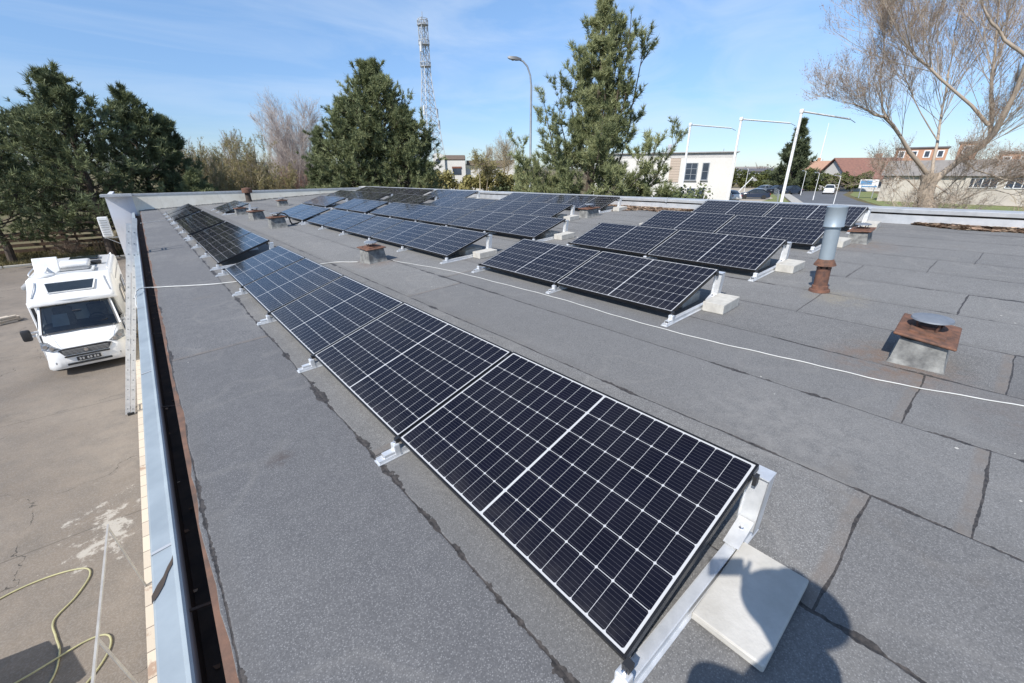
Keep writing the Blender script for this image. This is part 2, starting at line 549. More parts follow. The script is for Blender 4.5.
def concrete_yard():
    t = NT("worn_concrete")
    n1, n2, n3 = t.noise(0.25, 5, 0.6), t.noise(2.2, 6, 0.65), t.noise(45.0, 3, 0.6)
    base = t.mix(t.rng(n1, 0.35, 0.65), (0.160, 0.133, 0.107), (0.225, 0.190, 0.154))
    base = t.mix(t.rng(n2, 0.4, 0.72, 0, 0.55), base, (0.125, 0.113, 0.10))
    base = t.mix(t.rng(n3, 0.45, 0.7, 0, 0.35), base, (0.34, 0.31, 0.28))
    wv = t.new("ShaderNodeVectorMath", operation='ADD')
    t.put(wv.inputs[0], t.co())
    nn = t.new("ShaderNodeTexNoise")
    t.put(nn.inputs['Vector'], t.co())
    nn.inputs['Scale'].default_value = 1.4
    nn.inputs['Detail'].default_value = 5
    t.l.new(nn.outputs[1], wv.inputs[1])
    cr = t.voro(0.2, 'DISTANCE_TO_EDGE', 0, wv.outputs[0])
    crm = t.m('LESS_THAN', cr, t.rng(n2, 0.42, 0.7, 0.0, 0.0026))
    base = t.mix(t.m('MULTIPLY', crm, 0.8), base, (0.05, 0.045, 0.04))
    oil = t.rng(t.noise(0.7, 6, 0.7), 0.56, 0.72, 0, 0.55)
    base = t.mix(oil, base, (0.10, 0.088, 0.075))
    grit = t.m('LESS_THAN', t.voro(9.0), t.rng(t.noise(0.8, 3), 0.45, 0.7, 0.0, 0.10))
    base = t.mix(t.m('MULTIPLY', grit, 0.7), base, (0.36, 0.33, 0.28))
    # slab joints
    x, y, z = t.xyz()
    jy = t.m('ABSOLUTE', t.m('SUBTRACT', t.m('FRACT', t.m('DIVIDE', t.m('ADD', y, t.m('MULTIPLY', n1, 0.2)), 6.0)), 0.5))
    base = t.mix(t.m('MULTIPLY', t.m('LESS_THAN', jy, 0.0025), 0.5), base, (0.08, 0.07, 0.06))
    # white lime spill by the wall
    dx = t.m('MULTIPLY', t.m('ADD', x, 2.80), 1.25)
    dy = t.m('MULTIPLY', t.m('ADD', y, -8.7), 0.62)
    dd = t.m('SQRT', t.m('ADD', t.m('MULTIPLY', dx, dx), t.m('MULTIPLY', dy, dy)))
    lime = t.rng(t.m('SUBTRACT', t.noise(3.4, 9, 0.72), t.m('MULTIPLY', dd, 0.21)), 0.43, 0.50)
    base = t.mix(t.m('MULTIPLY', lime, 0.7), base, (0.46, 0.43, 0.38))
    t.bump(t.m('ADD', n3, t.m('MULTIPLY', crm, -2.0)), 0.35, 0.01)
    return t.out(base, 0.88, 0, 0.3)

def ground_material():
    t = NT("dry_grass_ground")
    n1, n2, n3 = t.noise(0.03, 5, 0.6), t.noise(0.5, 6, 0.65), t.noise(6.0, 5, 0.7)
    base = t.mix(t.rng(n1, 0.4, 0.6), (0.10, 0.105, 0.045), (0.16, 0.13, 0.075))
    base = t.mix(t.rng(n2, 0.4, 0.7, 0, 0.8), base, (0.13, 0.095, 0.06))
    base = t.mix(t.rng(n3, 0.4, 0.75, 0, 0.6), base, (0.20, 0.17, 0.10))
    t.bump(n3, 0.6, 0.05)
    return t.out(base, 0.95, 0, 0.1)

def plaster(name, c, c2, s=1.2):
    t = NT(name)
    n1, n2 = t.noise(s, 6, 0.65), t.noise(s * 5, 5, 0.7, t.scale((1, 1, 0.25)))
    base = t.mix(t.rng(n1, 0.35, 0.7), c, c2)
    base = t.mix(t.rng(n2, 0.55, 0.75, 0, 0.45), base, tuple(q * 0.62 for q in c2))
    t.bump(t.noise(40, 4), 0.25, 0.01)
    return t.out(base, 0.9, 0, 0.2)

MAT = {}
MAT['roof'] = roof_material()
MAT['cells'] = cell_material()
MAT['yard'] = concrete_yard()
MAT['ground'] = ground_material()
MAT['black_frame'] = mat("black_anodised_frame", (0.018, 0.018, 0.02), (0.03, 0.03, 0.033), 0.38, 0.6, 10)
MAT['backsheet'] = mat("white_backsheet", (0.6, 0.6, 0.6), None, 0.6)
MAT['alu'] = mat("mill_aluminium", (0.78, 0.79, 0.80), (0.64, 0.655, 0.67), 0.42, 0.55, 14, 0.05)
MAT['galv'] = mat("galvanised_sheet", (0.50, 0.51, 0.52), (0.40, 0.415, 0.43), 0.5, 0.3, 5, 0.05)
MAT['coping'] = mat("pale_blue_grey_sheet", (0.30, 0.345, 0.375), (0.24, 0.28, 0.31), 0.6, 0.1, 3, 0.06)
MAT['gutter'] = mat("dirty_gutter", (0.035, 0.028, 0.024), (0.075, 0.055, 0.04), 0.85, 0, 6, 0.3)
MAT['rusty_edge'] = mat("rust_brown_flashing", (0.19, 0.105, 0.07), (0.10, 0.065, 0.05), 0.8, 0.1, 7, 0.3)
MAT['rust'] = mat("rusted_steel", (0.20, 0.095, 0.058), (0.09, 0.052, 0.038), 0.85, 0.1, 16, 0.5)
MAT['rust_dark'] = mat("dark_rusted_pipe", (0.20, 0.095, 0.06), (0.09, 0.05, 0.04), 0.8, 0.15, 13, 0.5)
MAT['grey_pipe'] = mat("grey_painted_pipe", (0.33, 0.385, 0.42), (0.29, 0.335, 0.37), 0.42, 0.35, 3, 0.03)
MAT['dark_disc'] = mat("weathered_grey_disc", (0.16, 0.18, 0.21), (0.22, 0.24, 0.27), 0.6, 0.3, 9, 0.1)
MAT['felt_upstand'] = mat("grey_felt_upstand", (0.27, 0.27, 0.255), (0.11, 0.11, 0.108), 0.9, 0, 9, 0.6)
MAT['block'] = mat("pale_concrete_block", (0.52, 0.50, 0.45), (0.41, 0.39, 0.35), 0.92, 0, 12, 0.5)
MAT['slab'] = mat("pale_paving_slab", (0.52, 0.50, 0.46), (0.42, 0.40, 0.36), 0.92, 0, 5, 0.4)
MAT['cream'] = plaster("cream_plaster", (0.80, 0.76, 0.67), (0.68, 0.63, 0.53))
MAT['wall_blue'] = plaster("pale_lilac_wall", (0.62, 0.64, 0.70), (0.57, 0.59, 0.65), 0.5)
MAT['tile'] = mat("cream_paving_tile", (0.50, 0.44, 0.36), (0.40, 0.34, 0.28), 0.9, 0, 3, 0.2)
MAT['white_cable'] = mat("white_cable_sheath", (0.56, 0.56, 0.54), None, 0.5)
def vehicle_white():
    t = NT("white_vehicle_paint")
    streak = t.rng(t.noise(5.0, 5, 0.7, t.scale((1.5, 1.5, .22))), 0.5, 0.8, 0, 0.35)
    c = t.mix(streak, (0.74, 0.74, 0.735), (0.56, 0.545, 0.52))
    x, y, z = t.xyz()
    grime = t.m('MULTIPLY', t.rng(z, 0.2, 0.75, 1.0, 0.0), t.rng(t.noise(4.0, 4, .7), .3, .7, .3, 1.0))
    return t.out(t.mix(t.m('MULTIPLY', grime, .5), c, (0.30, 0.27, 0.23)), 0.28)
MAT['white_paint'] = vehicle_white()
MAT['white_plastic'] = mat("white_moulded_plastic", (0.76, 0.76, 0.75), None, 0.4, 0, 3)
MAT['roof_white'] = mat("greyish_white_roof_skin", (0.60, 0.61, 0.62), (0.5, 0.51, 0.52), 0.45, 0, 3)
MAT['glass_dark'] = mat("dark_glass", (0.018, 0.024, 0.03), (0.03, 0.04, 0.05), 0.06, 0, 1.3)
def screen_glass():
    t = NT("tinted_windscreen")
    tr = t.new("ShaderNodeBsdfTransparent"); tr.inputs[0].default_value = (.50, .56, .56, 1)
    gl = t.new("ShaderNodeBsdfGlossy"); gl.inputs['Roughness'].default_value = .03
    fr = t.new("ShaderNodeFresnel"); fr.inputs[0].default_value = 1.5
    mx = t.new("ShaderNodeMixShader")
    t.l.new(t.m('MULTIPLY_ADD', fr.outputs[0], 1.0, 0.05), mx.inputs[0])
    t.l.new(tr.outputs[0], mx.inputs[1]); t.l.new(gl.outputs[0], mx.inputs[2])
    t.l.new(mx.outputs[0], t.n["Material Output"].inputs[0])
    return t.mat
MAT['screen_glass'] = screen_glass()
MAT['glass_house'] = mat("window_glass", (0.05, 0.065, 0.09), (0.03, 0.04, 0.055), 0.1, 0, 0.6)
MAT['rubber'] = mat("black_rubber", (0.02, 0.02, 0.02), None, 0.8)
MAT['black_plastic'] = mat("black_plastic", (0.022, 0.022, 0.024), None, 0.5)
MAT['chrome'] = mat("bright_trim", (0.7, 0.7, 0.72), None, 0.18, 1.0)
MAT['lamp_glass'] = mat("headlamp_lens", (0.42, 0.44, 0.46), (0.2, 0.21, 0.22), 0.08, 0.4, 14)
MAT['lamp_unit'] = mat("smoked_lamp_unit", (0.10, 0.105, 0.11), (0.28, 0.29, 0.30), 0.08, 0.3, 12)
MAT['white_pole'] = mat("white_painted_pole", (0.80, 0.80, 0.79), (0.74, 0.74, 0.73), 0.35, 0, 4)
MAT['rail_metal'] = mat("weathered_pale_metal", (0.42, 0.41, 0.39), (0.33, 0.32, 0.31), 0.6, 0.2, 6)
MAT['mast_steel'] = mat("pale_galvanised_mast", (0.46, 0.48, 0.50), (0.40, 0.42, 0.44), 0.6, 0.2, 1)
MAT['lamp_housing'] = mat("dark_lamp_housing", (0.13, 0.135, 0.14), None, 0.5, 0.3)
MAT['grey_steel'] = mat("grey_galvanised_steel", (0.34, 0.36, 0.38), (0.27, 0.29, 0.31), 0.5, 0.5, 3)
MAT['bark'] = mat("rough_bark", (0.10, 0.075, 0.055), (0.055, 0.042, 0.034), 0.95, 0, 7, 0.8, stretch=(3, 3, 0.6))
MAT['hose'] = mat("yellow_green_hose", (0.44, 0.41, 0.22), (0.34, 0.32, 0.18), 0.5, 0, 5)
MAT['timber'] = mat("pale_raw_timber", (0.58, 0.51, 0.42), (0.44, 0.37, 0.29), 0.85, 0, 8, 0.3, stretch=(1, 6, 6))
MAT['fence_wood'] = mat("weathered_brown_board", (0.16, 0.10, 0.065), (0.085, 0.058, 0.042), 0.9, 0, 5, 0.3)
MAT['picket'] = mat("orange_stained_picket", (0.42, 0.25, 0.13), (0.32, 0.19, 0.10), 0.8, 0, 5, 0.2)
MAT['white_render'] = mat("white_render", (0.63, 0.61, 0.57), (0.59, 0.57, 0.53), 0.9, 0, 0.5)
MAT['grey_fascia'] = mat("grey_fascia", (0.36, 0.36, 0.36), None, 0.7, 0, 1)
MAT['road'] = mat("street_asphalt", (0.12, 0.125, 0.135), (0.09, 0.093, 0.10), 0.9, 0, 0.7)
MAT['parking'] = mat("pale_gravel_parking", (0.40, 0.35, 0.28), (0.33, 0.29, 0.235), 0.95, 0, 0.6)
MAT['grass'] = mat("spring_grass", (0.14, 0.18, 0.05), (0.19, 0.19, 0.075), 0.95, 0, 0.7)
MAT['kerb'] = mat("kerb_concrete", (0.42, 0.40, 0.36), None, 0.9, 0, 2)
MAT['red_tile'] = mat("red_brown_roof_tile", (0.25, 0.125, 0.092), (0.18, 0.095, 0.075), 0.85, 0, 2.5, 0.4)
MAT['grey_roof'] = mat("grey_brown_sheet_roof", (0.24, 0.22, 0.20), (0.18, 0.165, 0.155), 0.85, 0, 0.8)
MAT['dark_roof'] = mat("dark_sheet_roof", (0.09, 0.09, 0.10), (0.13, 0.12, 0.12), 0.7, 0, 1)
MAT['orange_wall'] = mat("orange_brick_wall", (0.46, 0.26, 0.165), (0.38, 0.21, 0.14), 0.9, 0, 1)
MAT['shed_wall'] = plaster("stained_grey_render", (0.50, 0.46, 0.40), (0.38, 0.345, 0.30), 0.35)

def cladding_material():
    t = NT("brown_board_cladding")
    x, y, z = t.xyz()
    f = t.m('FRACT', t.m('DIVIDE', z, 0.33))
    c = t.mix(t.m('LESS_THAN', f, 0.14), (0.44, 0.36, 0.29), (0.23, 0.185, 0.15))
    return t.out(c, 0.8)
MAT['cladding'] = cladding_material()
MAT['needle'] = tint_mat("pine_needles", [(0.11, 0.13, 0.064), (0.195, 0.222, 0.105), (0.29, 0.31, 0.16)], 0.6, trans=0.22)
MAT['needle_light'] = tint_mat("light_pine_needles", [(0.13, 0.15, 0.070), (0.24, 0.265, 0.125), (0.36, 0.375, 0.195)], 0.6, trans=0.22)
MAT['needle_dark'] = tint_mat("dark_pine_needles", [(0.075, 0.092, 0.050), (0.145, 0.17, 0.084), (0.235, 0.26, 0.13)], 0.6, trans=0.2)
MAT['spruce'] = tint_mat("spruce_needles", [(0.05, 0.065, 0.038), (0.085, 0.105, 0.055), (0.125, 0.145, 0.075)], 0.6)
MAT['hedge'] = tint_mat("hedge_leaves", [(0.055, 0.070, 0.022), (0.085, 0.100, 0.030), (0.12, 0.125, 0.042)], 0.6, trans=0.1)
MAT['shrub'] = tint_mat("evergreen_shrub_leaves", [(0.06, 0.08, 0.034), (0.11, 0.135, 0.058), (0.18, 0.20, 0.095)], 0.55, trans=0.12)
MAT['twig_grey'] = tint_mat("grey_bare_twigs", [(0.36, 0.30, 0.27), (0.49, 0.425, 0.385), (0.60, 0.53, 0.485)], 0.9)
MAT['twig_tan'] = tint_mat("tan_bare_twigs", [(0.26, 0.205, 0.13), (0.38, 0.31, 0.20), (0.48, 0.41, 0.29)], 0.9)
MAT['twig_brown'] = tint_mat("brown_bare_twigs", [(0.13, 0.095, 0.075), (0.21, 0.16, 0.125), (0.30, 0.245, 0.20)], 0.9)
MAT['twig_shag'] = tint_mat("grey_brown_bare_limbs", [(0.25, 0.20, 0.155), (0.38, 0.315, 0.25), (0.52, 0.445, 0.365)], 0.95)
MAT['twig_red'] = tint_mat("reddish_bare_twigs", [(0.28, 0.15, 0.11), (0.42, 0.26, 0.20), (0.52, 0.38, 0.31)], 0.9)
MAT['bud_olive'] = tint_mat("opening_olive_buds", [(0.20, 0.185, 0.07), (0.30, 0.27, 0.11), (0.38, 0.34, 0.16)], 0.8, trans=0.15)
MAT['bud_brown'] = tint_mat("brown_buds", [(0.16, 0.09, 0.06), (0.24, 0.15, 0.10), (0.30, 0.21, 0.14)], 0.8)
MAT['far_wood'] = tint_mat("far_brown_wood", [(0.13, 0.11, 0.085), (0.20, 0.17, 0.13), (0.26, 0.235, 0.19)], 0.95)
MAT['litter'] = tint_mat("dead_leaf_litter", [(0.18, 0.11, 0.07), (0.33, 0.22, 0.15), (0.50, 0.40, 0.29)], 0.95)
MAT['dry_grass'] = tint_mat("dry_grass_blades", [(0.10, 0.10, 0.04), (0.19, 0.16, 0.075), (0.27, 0.22, 0.12)], 0.9)
MAT['hill'] = mat("wooded_hill", (0.05, 0.065, 0.04), (0.09, 0.085, 0.06), 0.95, 0, 0.01)

# ------------------------------------------------------------------ ground, yard, street
GL, GR = -4.3, -2.5          # yard level on the left, street level on the right
def gz(x, y):
    t = min(1.0, max(0.0, (x - 12.5) / 10.0))
    return GL + (GR - GL) * t * t * (3 - 2 * t)

def make_ground():
    xs = sorted(set([-6000, -2500, -900, -300, -120, -60] + list(range(-40, 12, 6)) + [12 + i for i in range(0, 13)] + list(range(26, 140, 12)) + [160, 220, 320, 600, 1200, 2500, 6000]))
    ys = [-6000, -2500, -900, -300, -100, -40, -20, 0, 20, 40, 60, 90, 140, 220, 400, 900, 2500, 6000]
    mb = MB()
    mb.v = [(x, y, gz(x, y)) for y in ys for x in xs]
    n = len(xs)
    mb.f = [(j * n + i, j * n + i + 1, (j + 1) * n + i + 1, (j + 1) * n + i) for j in range(len(ys) - 1) for i in range(n - 1)]
    tag(mb.build("ground", MAT['ground'], smooth='all'), kind="structure")
make_ground()

def sheet(name, pts, z, m, kind="structure", thick=0.0):
    mb = MB()
    n = len(pts)
    if thick:
        mb.v = [(x, y, z - thick) for x, y in pts] + [(x, y, z) for x, y in pts]
        mb.f = [tuple(range(n, 2 * n))] + [(i, (i + 1) % n, (i + 1) % n + n, i + n) for i in range(n)]
    else:
        mb.v = [(x, y, z) for x, y in pts]
        mb.f = [tuple(range(n))]
    return tag(mb.build(name, m), kind=kind)

# yard: far edge wavers where the concrete breaks up into the verge
edge = [(-40 + i * 2.0, 43.3 + 0.25 * math.sin(i * 1.9) + 0.2 * random.random()) for i in range(20)]
sheet("yard", [(-1.1, -14), (-1.1, 43.3)] + edge[::-1] + [(-40, -14)], GL + 0.004, MAT['yard'])

def tile_material():
    t = NT("cream_tile_strip")
    x, y, z = t.xyz()
    fy = t.m('FRACT', t.m('DIVIDE', y, 0.42))
    fl = t.m('FLOOR', t.m('DIVIDE', y, 0.42))
    wn_ = t.new("ShaderNodeTexWhiteNoise", noise_dimensions='1D')
    t.put(wn_.inputs['W'], fl)
    c = t.mix(wn_.outputs[0], (0.55, 0.48, 0.385), (0.46, 0.40, 0.325))
    c = t.mix(t.rng(t.noise(1.6, 6, 0.7), 0.60, 0.66, 0, 0.75), c, (0.26, 0.16, 0.11))
    c = t.mix(t.m('LESS_THAN', fy, 0.035), c, (0.16, 0.13, 0.11))
    return t.out(c, 0.9)
sheet("wall_foot_strip", [(-2.31, -14), (-1.25, -14), (-1.25, 31.5), (-2.31, 31.5)], GL + 0.05, tile_material(), thick=0.06)

GS = GR + 0.004
sheet("car_park", [(60, 30), (66, 24.5), (76.5, 25.5), (88, 30.5), (99, 35.5), (118, 45), (116, 50), (92, 41), (70, 36)], GS, MAT['parking'])
sheet("street", [(40, -2), (55, 8.5), (67.5, 11.2), (78.3, 15.8), (94.9, 21.6), (112, 24.5), (123, 27.5), (130, 33), (124, 38.5), (113, 40), (103.5, 34.6), (88, 28.0), (74, 22.4), (60, 17.0), (46, 10), (34, 0)], GS, MAT['road'])
sheet("street_branch", [(121, 27), (150, 24), (150, 30), (124, 33)], GS + 0.004, MAT['road'])
kb = MB()
pts = [(60, 17.3), (74, 22.8), (88, 28.4), (103.5, 35.0), (113, 40.4)]
for a, b in zip(pts, pts[1:]):
    kb.bar((*a, GS + 0.05), (*b, GS + 0.05), 1.3, 0.16)
tag(kb.build("pavement", MAT['kerb']), kind="structure")
sheet("grass_verge", [(60, 18.2), (74, 23.7), (88, 29.2), (99, 33.4), (97, 35), (86, 31), (76, 26.2), (66, 24.4), (58, 22)], GS + 0.002, MAT['grass'])
sheet("grass_bank", [(66, 10.2), (78, 14.8), (95, 20.6), (110, 23.4), (112, 21), (84, 12.5), (82, 9.5), (78, 1), (70, -3)], GS + 0.012, MAT['grass'])

# distant hills
def hills():
    mb = MB()
    n = 160
    rows = 5
    for j in range(rows):
        for i in range(n + 1):
            a = R(-60 + 220 * i / n)
            h = (58 if i < 68 else max(8, 58 - (i - 68) * 4)) + (12 * math.sin(i * 0.17) + 8 * math.sin(i * 0.41 + 1) + 3 * math.sin(i * 1.3)) * (1 if i < 68 else .3)
            d = 2400 + j * 260
            k = (0, 0.55, 1.0, 0.7, 0)[j]
            mb.v.append((d * math.sin(a), d * math.cos(a), GL - 3 + max(4, h) * k))
    for j in range(rows - 1):
        for i in range(n):
            a = j * (n + 1) + i
            mb.f.append((a, a + 1, a + n + 2, a + n + 1))
    tag(mb.build("hills", MAT['hill'], smooth='all'), kind="structure")
hills()

# ------------------------------------------------------------------ the flat-roofed building we stand on
BO = Vector((5, 11, GL))
bld = thing("flat_roof_building", "long flat-roofed building with grey bitumen felt roof carrying the solar panels", "building", BO)
def bpart(mb, name, m, smooth=False):
    o = mb.build(name, MAT[m] if isinstance(m, str) else m, bld, smooth)
    o.location = -BO
    return o
RX1, RY0, RY1 = 11.66, -9.0, 31.6
def edge_x(y):
    return -1.092 + 0.0048 * y
def roof_part():
    mb = MB()
    ys = [RY0 + (RY1 - RY0) * i / 240 for i in range(241)]
    xs = [None, None, 0.5, 4, 8, RX1]
    rr = random.Random(3)
    for y in ys:
        e = edge_x(y) + 0.012 * math.sin(y * 2.3) + rr.uniform(-0.008, 0.008)
        mb.v.append((e + 0.004, y, zr(e, y) - 0.02))
        mb.v.append((e + 0.012, y, zr(e, y)))
        for x in xs[2:]:
            mb.v.append((x, y, zr(x, y)))
    n = len(xs)
    for j in range(240):
        for i in range(n - 1):
            a = j * n + i
            mb.f.append((a, a + 1, a + n + 1, a + n))
    bpart(mb, "roof", 'roof')
    # brown metal drip edge below the felt, dropping into the gutter
    mb = MB()
    def strip(prof, y0, y1, n=60):
        for i in range(n + 1):
            y = y0 + (y1 - y0) * i / n
            dx = edge_x(y) + 1.092
            for x, z in prof:
                mb.v.append((x + dx, y, z + SLOPE_Y * y + SLOPE_X * -1.09))
        k = len(prof)
        for i in range(n):
            for q in range(k - 1):
                a = i * k + q
                mb.f.append((a, a + 1, a + k + 1, a + k))
    strip([(-1.06, -0.006), (-1.110, -0.012), (-1.114, -0.05), (-1.110, -0.21)], RY0, RY1)
    bpart(mb, "drip_edge", 'rusty_edge')
    mb = MB()
    strip_v = len(mb.v)
    for i in range(61):
        y = RY0 + (RY1 - RY0) * i / 60
        for x, z in [(-1.112, -0.20), (-1.125, -0.24), (-1.19, -0.245), (-1.198, -0.15)]:
            mb.v.append((x + (edge_x(y) + 1.092 if x > -1.15 else 0), y, z + SLOPE_Y * y - 0.058))
    for i in range(60):
        for q in range(3):
            a = i * 4 + q
            mb.f.append((a, a + 1, a + 5, a + 4))
    bpart(mb, "gutter", 'gutter')
    # gutter brackets
    for i in range(17):
        y = RY0 + 0.9 + i * 2.4
        mb = MB()
        mb.bar((-1.197, y, SLOPE_Y * y - 0.14), (-1.118 + 0.0048 * y, y, SLOPE_Y * y - 0.16), 0.016, 0.006)
        bpart(mb, "gutter_bracket", 'gutter')
    # sheet-metal coping outside the gutter, with a rolled lip
    mb = MB()
    for i in range(61):
        y = RY0 + (30.9 - RY0) * i / 60
        zo = SLOPE_Y * y
        for x, z in [(-1.315, -0.36), (-1.312, -0.105), (-1.302, -0.092), (-1.222, -0.078), (-1.215, -0.066), (-1.203, -0.060), (-1.193, -0.068), (-1.192, -0.085), (-1.196, -0.21)]:
            mb.v.append((x, y, z + zo))
    for i in range(60):
        for q in range(8):
            a = i * 9 + q
            mb.f.append((a, a + 1, a + 10, a + 9))
    bpart(mb, "coping", 'coping', smooth=True)
    for i, y in enumerate([-1.0, 1.93, 4.7, 7.6, 10.4, 13.3, 16.2, 19.1, 22.0, 25.0, 28.0]):
        zo = SLOPE_Y * y
        mb = MB()
        mb.add([(-1.317, y, -0.3 + zo), (-1.317, y + .02, -0.3 + zo), (-1.305, y + .02, -0.088 + zo), (-1.305, y, -0.088 + zo), (-1.218, y + .02, -0.074 + zo), (-1.218, y, -0.074 + zo)],
               [(0, 1, 2, 3), (3, 2, 4, 5)])
        bpart(mb, "coping_seam", 'galv')
    # dark sealant smear on the coping joint close to the camera
    mb = MB()
    pp = [(-1.313, 1.62, 0.025), (-1.29, 1.66, 0.035), (-1.265, 1.70, 0.03), (-1.245, 1.76, 0.022), (-1.225, 1.80, 0.02), (-1.212, 1.86, 0.015)]
    for (xa, ya, wa), (xb, yb, wb) in zip(pp, pp[1:]):
        za, zb = -0.0915 + (xa + 1.302) * 0.175 + SLOPE_Y * ya + 0.004, -0.0915 + (xb + 1.302) * 0.175 + SLOPE_Y * yb + 0.004
        mb.add([(xa, ya - wa, za), (xb, yb - wb, zb), (xb, yb + wb, zb), (xa, ya + wa, za)], [(0, 1, 2, 3)])
    bpart(mb, "sealant_smear", 'gutter')
roof_part()
mb = MB(); mb.box((-1.27, (RY0 + 31) / 2, (GL - 0.34) / 2), (0.06, 31 - RY0, -0.34 - GL)); bpart(mb, "long_wall", 'cream')
mb = MB(); mb.box((5.2, RY0 + 0.1, GL / 2 - 0.2), (12.8, 0.2, -0.4 - GL)); bpart(mb, "end_wall", 'cream')
mb = MB(); mb.box((11.95, (RY0 + RY1) / 2, (GL + 0.7) / 2), (0.3, RY1 - RY0, 0.7 - GL)); bpart(mb, "street_wall", 'cream')
# street-side parapet: fascia band, shadow gap, folded cap
def parapet():
    for nm, prof, m in (("parapet_fascia", [(11.665, -0.02), (11.665, 0.185), (11.69, 0.19), (11.8, 0.19), (11.8, -0.02)], 'galv'),
                        ("parapet_core", [(11.72, 0.18), (11.72, 0.235), (12.0, 0.235), (12.0, 0.18)], 'gutter'),
                        ("parapet_cap", [(11.64, 0.228), (11.63, 0.30), (11.66, 0.315), (12.1, 0.325), (12.1, 0.228)], 'galv')):
        mb = MB()
        n = 40
        for i in range(n + 1):
            y = RY0 + (RY1 - RY0) * i / n
            w = 0.006 * math.sin(i * 1.7)
            for x, z in prof:
                mb.v.append((x + w, y, z + zr(11.66, y) + w * 0.7))
        k = len(prof)
        for i in range(n):
            for q in range(k):
                mb.f.append((i * k + q, i * k + (q + 1) % k, (i + 1) * k + (q + 1) % k, (i + 1) * k + q))
        bpart(mb, nm, m)
    for y in (-6, -1.2, 2.6, 6.9, 11.2, 15.5, 19.8, 24.1, 28.4):
        z = zr(11.66, y)
        mb = MB()
        mb.box((11.87, y, z + 0.275), (0.5, 0.05, 0.112))
        bpart(mb, "parapet_cap_joint", 'galv')
parapet()
# raised far block: cream wall above the roof, lilac wing wall to the left
TOPZ = 0.50
mb = MB(); mb.box((5.29, 31.75, (TOPZ - 0.6) / 2 - 0.0), (12.78, 0.3, TOPZ + 0.6)); bpart(mb, "far_wall", 'cream')
mb = MB(); mb.box((-1.65, 31.8, (GL + TOPZ) / 2), (1.12, 0.4, TOPZ - GL)).box((-2.1, 36.2, (GL + TOPZ) / 2), (0.22, 8.4, TOPZ - GL)); bpart(mb, "wing_wall", 'wall_blue')
mb = MB(); mb.box((5.3, 36.2, (GL + TOPZ) / 2 - 0.45), (12.76, 8.6, TOPZ - GL - 0.9)); bpart(mb, "far_block", 'cream')
mb = MB(); mb.box((5.3, 36.2, TOPZ - 0.86), (12.72, 8.55, 0.06)); bpart(mb, "far_roof", 'dark_roof')
mb = MB()
mb.box((5.3, 31.75, TOPZ + 0.085), (12.85, 0.34, 0.05)).box((5.3, 31.588, TOPZ + 0.06), (12.85, 0.012, 0.10))
bpart(mb, "far_wall_flashing", 'galv')
mb = MB()
mb.box((-1.72, 31.41, TOPZ + 0.10), (1.26, 0.95, 0.05)).box((-1.72, 30.93, TOPZ + 0.07), (1.28, 0.012, 0.12))
bpart(mb, "wing_eave", 'galv')
mb = MB()
rr = random.Random(4)
for i in range(90):
    y = 31.58
    x = -1.0 + 12.6 * i / 90
    mb.box((x + 0.07, y - 0.02, zr(x, y) + 0.01), (0.145, 0.06 + rr.random() * 0.1, 0.05 + rr.random() * 0.05), rr.uniform(-.2, .2))
bpart(mb, "wall_foot_upstand", 'felt_upstand')

# ------------------------------------------------------------------ solar panels, supports, ballast
TILT = R(18.379)
EX = Vector((math.cos(TILT), 0, math.sin(TILT)))
EYv = Vector((0, 1, SLOPE_Y)).normalized()
EZ = EX.cross(EYv).normalized()
def panel_matrix(x, y, h=0.12):
    z = zr(x, y) + h
    return Matrix(((EX.x, EYv.x, EZ.x, x), (EX.y, EYv.y, EZ.y, y), (EX.z, EYv.z, EZ.z, z), (0, 0, 0, 1)))
def panel_proto():
    t = thing("solar_panel", "x", "solar panel", matrix=panel_matrix(0, 0))
    mb = MB()
    th, lip = 0.035, 0.0105
    mb.box((PH / 2, lip / 2, -th / 2), (PH, lip, th)).box((PH / 2, PW - lip / 2, -th / 2), (PH, lip, th))
    mb.box((lip / 2, PW / 2, -th / 2), (lip, PW - 2 * lip - 0.001, th)).box((PH - lip / 2, PW / 2, -th / 2), (lip, PW - 2 * lip - 0.001, th))
    # inner return flange under the laminate
    mb.box((0.035 / 2 + lip, PW / 2, -th + 0.001), (0.03, PW - 0.04, 0.002)).box((PH - 0.035 / 2 - lip, PW / 2, -th + 0.001), (0.03, PW - 0.04, 0.002))
    mb.build("frame", MAT['black_frame'], t)
    mb = MB()
    mb.box((PH / 2, PW / 2, -0.0045), (PH - 2 * lip - 0.001, PW - 2 * lip - 0.001, 0.005))
    mb.build("cell_laminate", MAT['cells'], t)
    mb = MB()
    mb.box((PH / 2, PW / 2, -0.0085), (PH - 2 * lip - 0.004, PW - 2 * lip - 0.004, 0.002))
    mb.build("backsheet", MAT['backsheet'], t)
    mb = MB()
    mb.bevbox((PH - 0.14, PW / 2, -0.02), (0.09, 0.12, 0.02), 0.004, 1)
    mb.build("junction_box", MAT['black_plastic'], t)
    return t
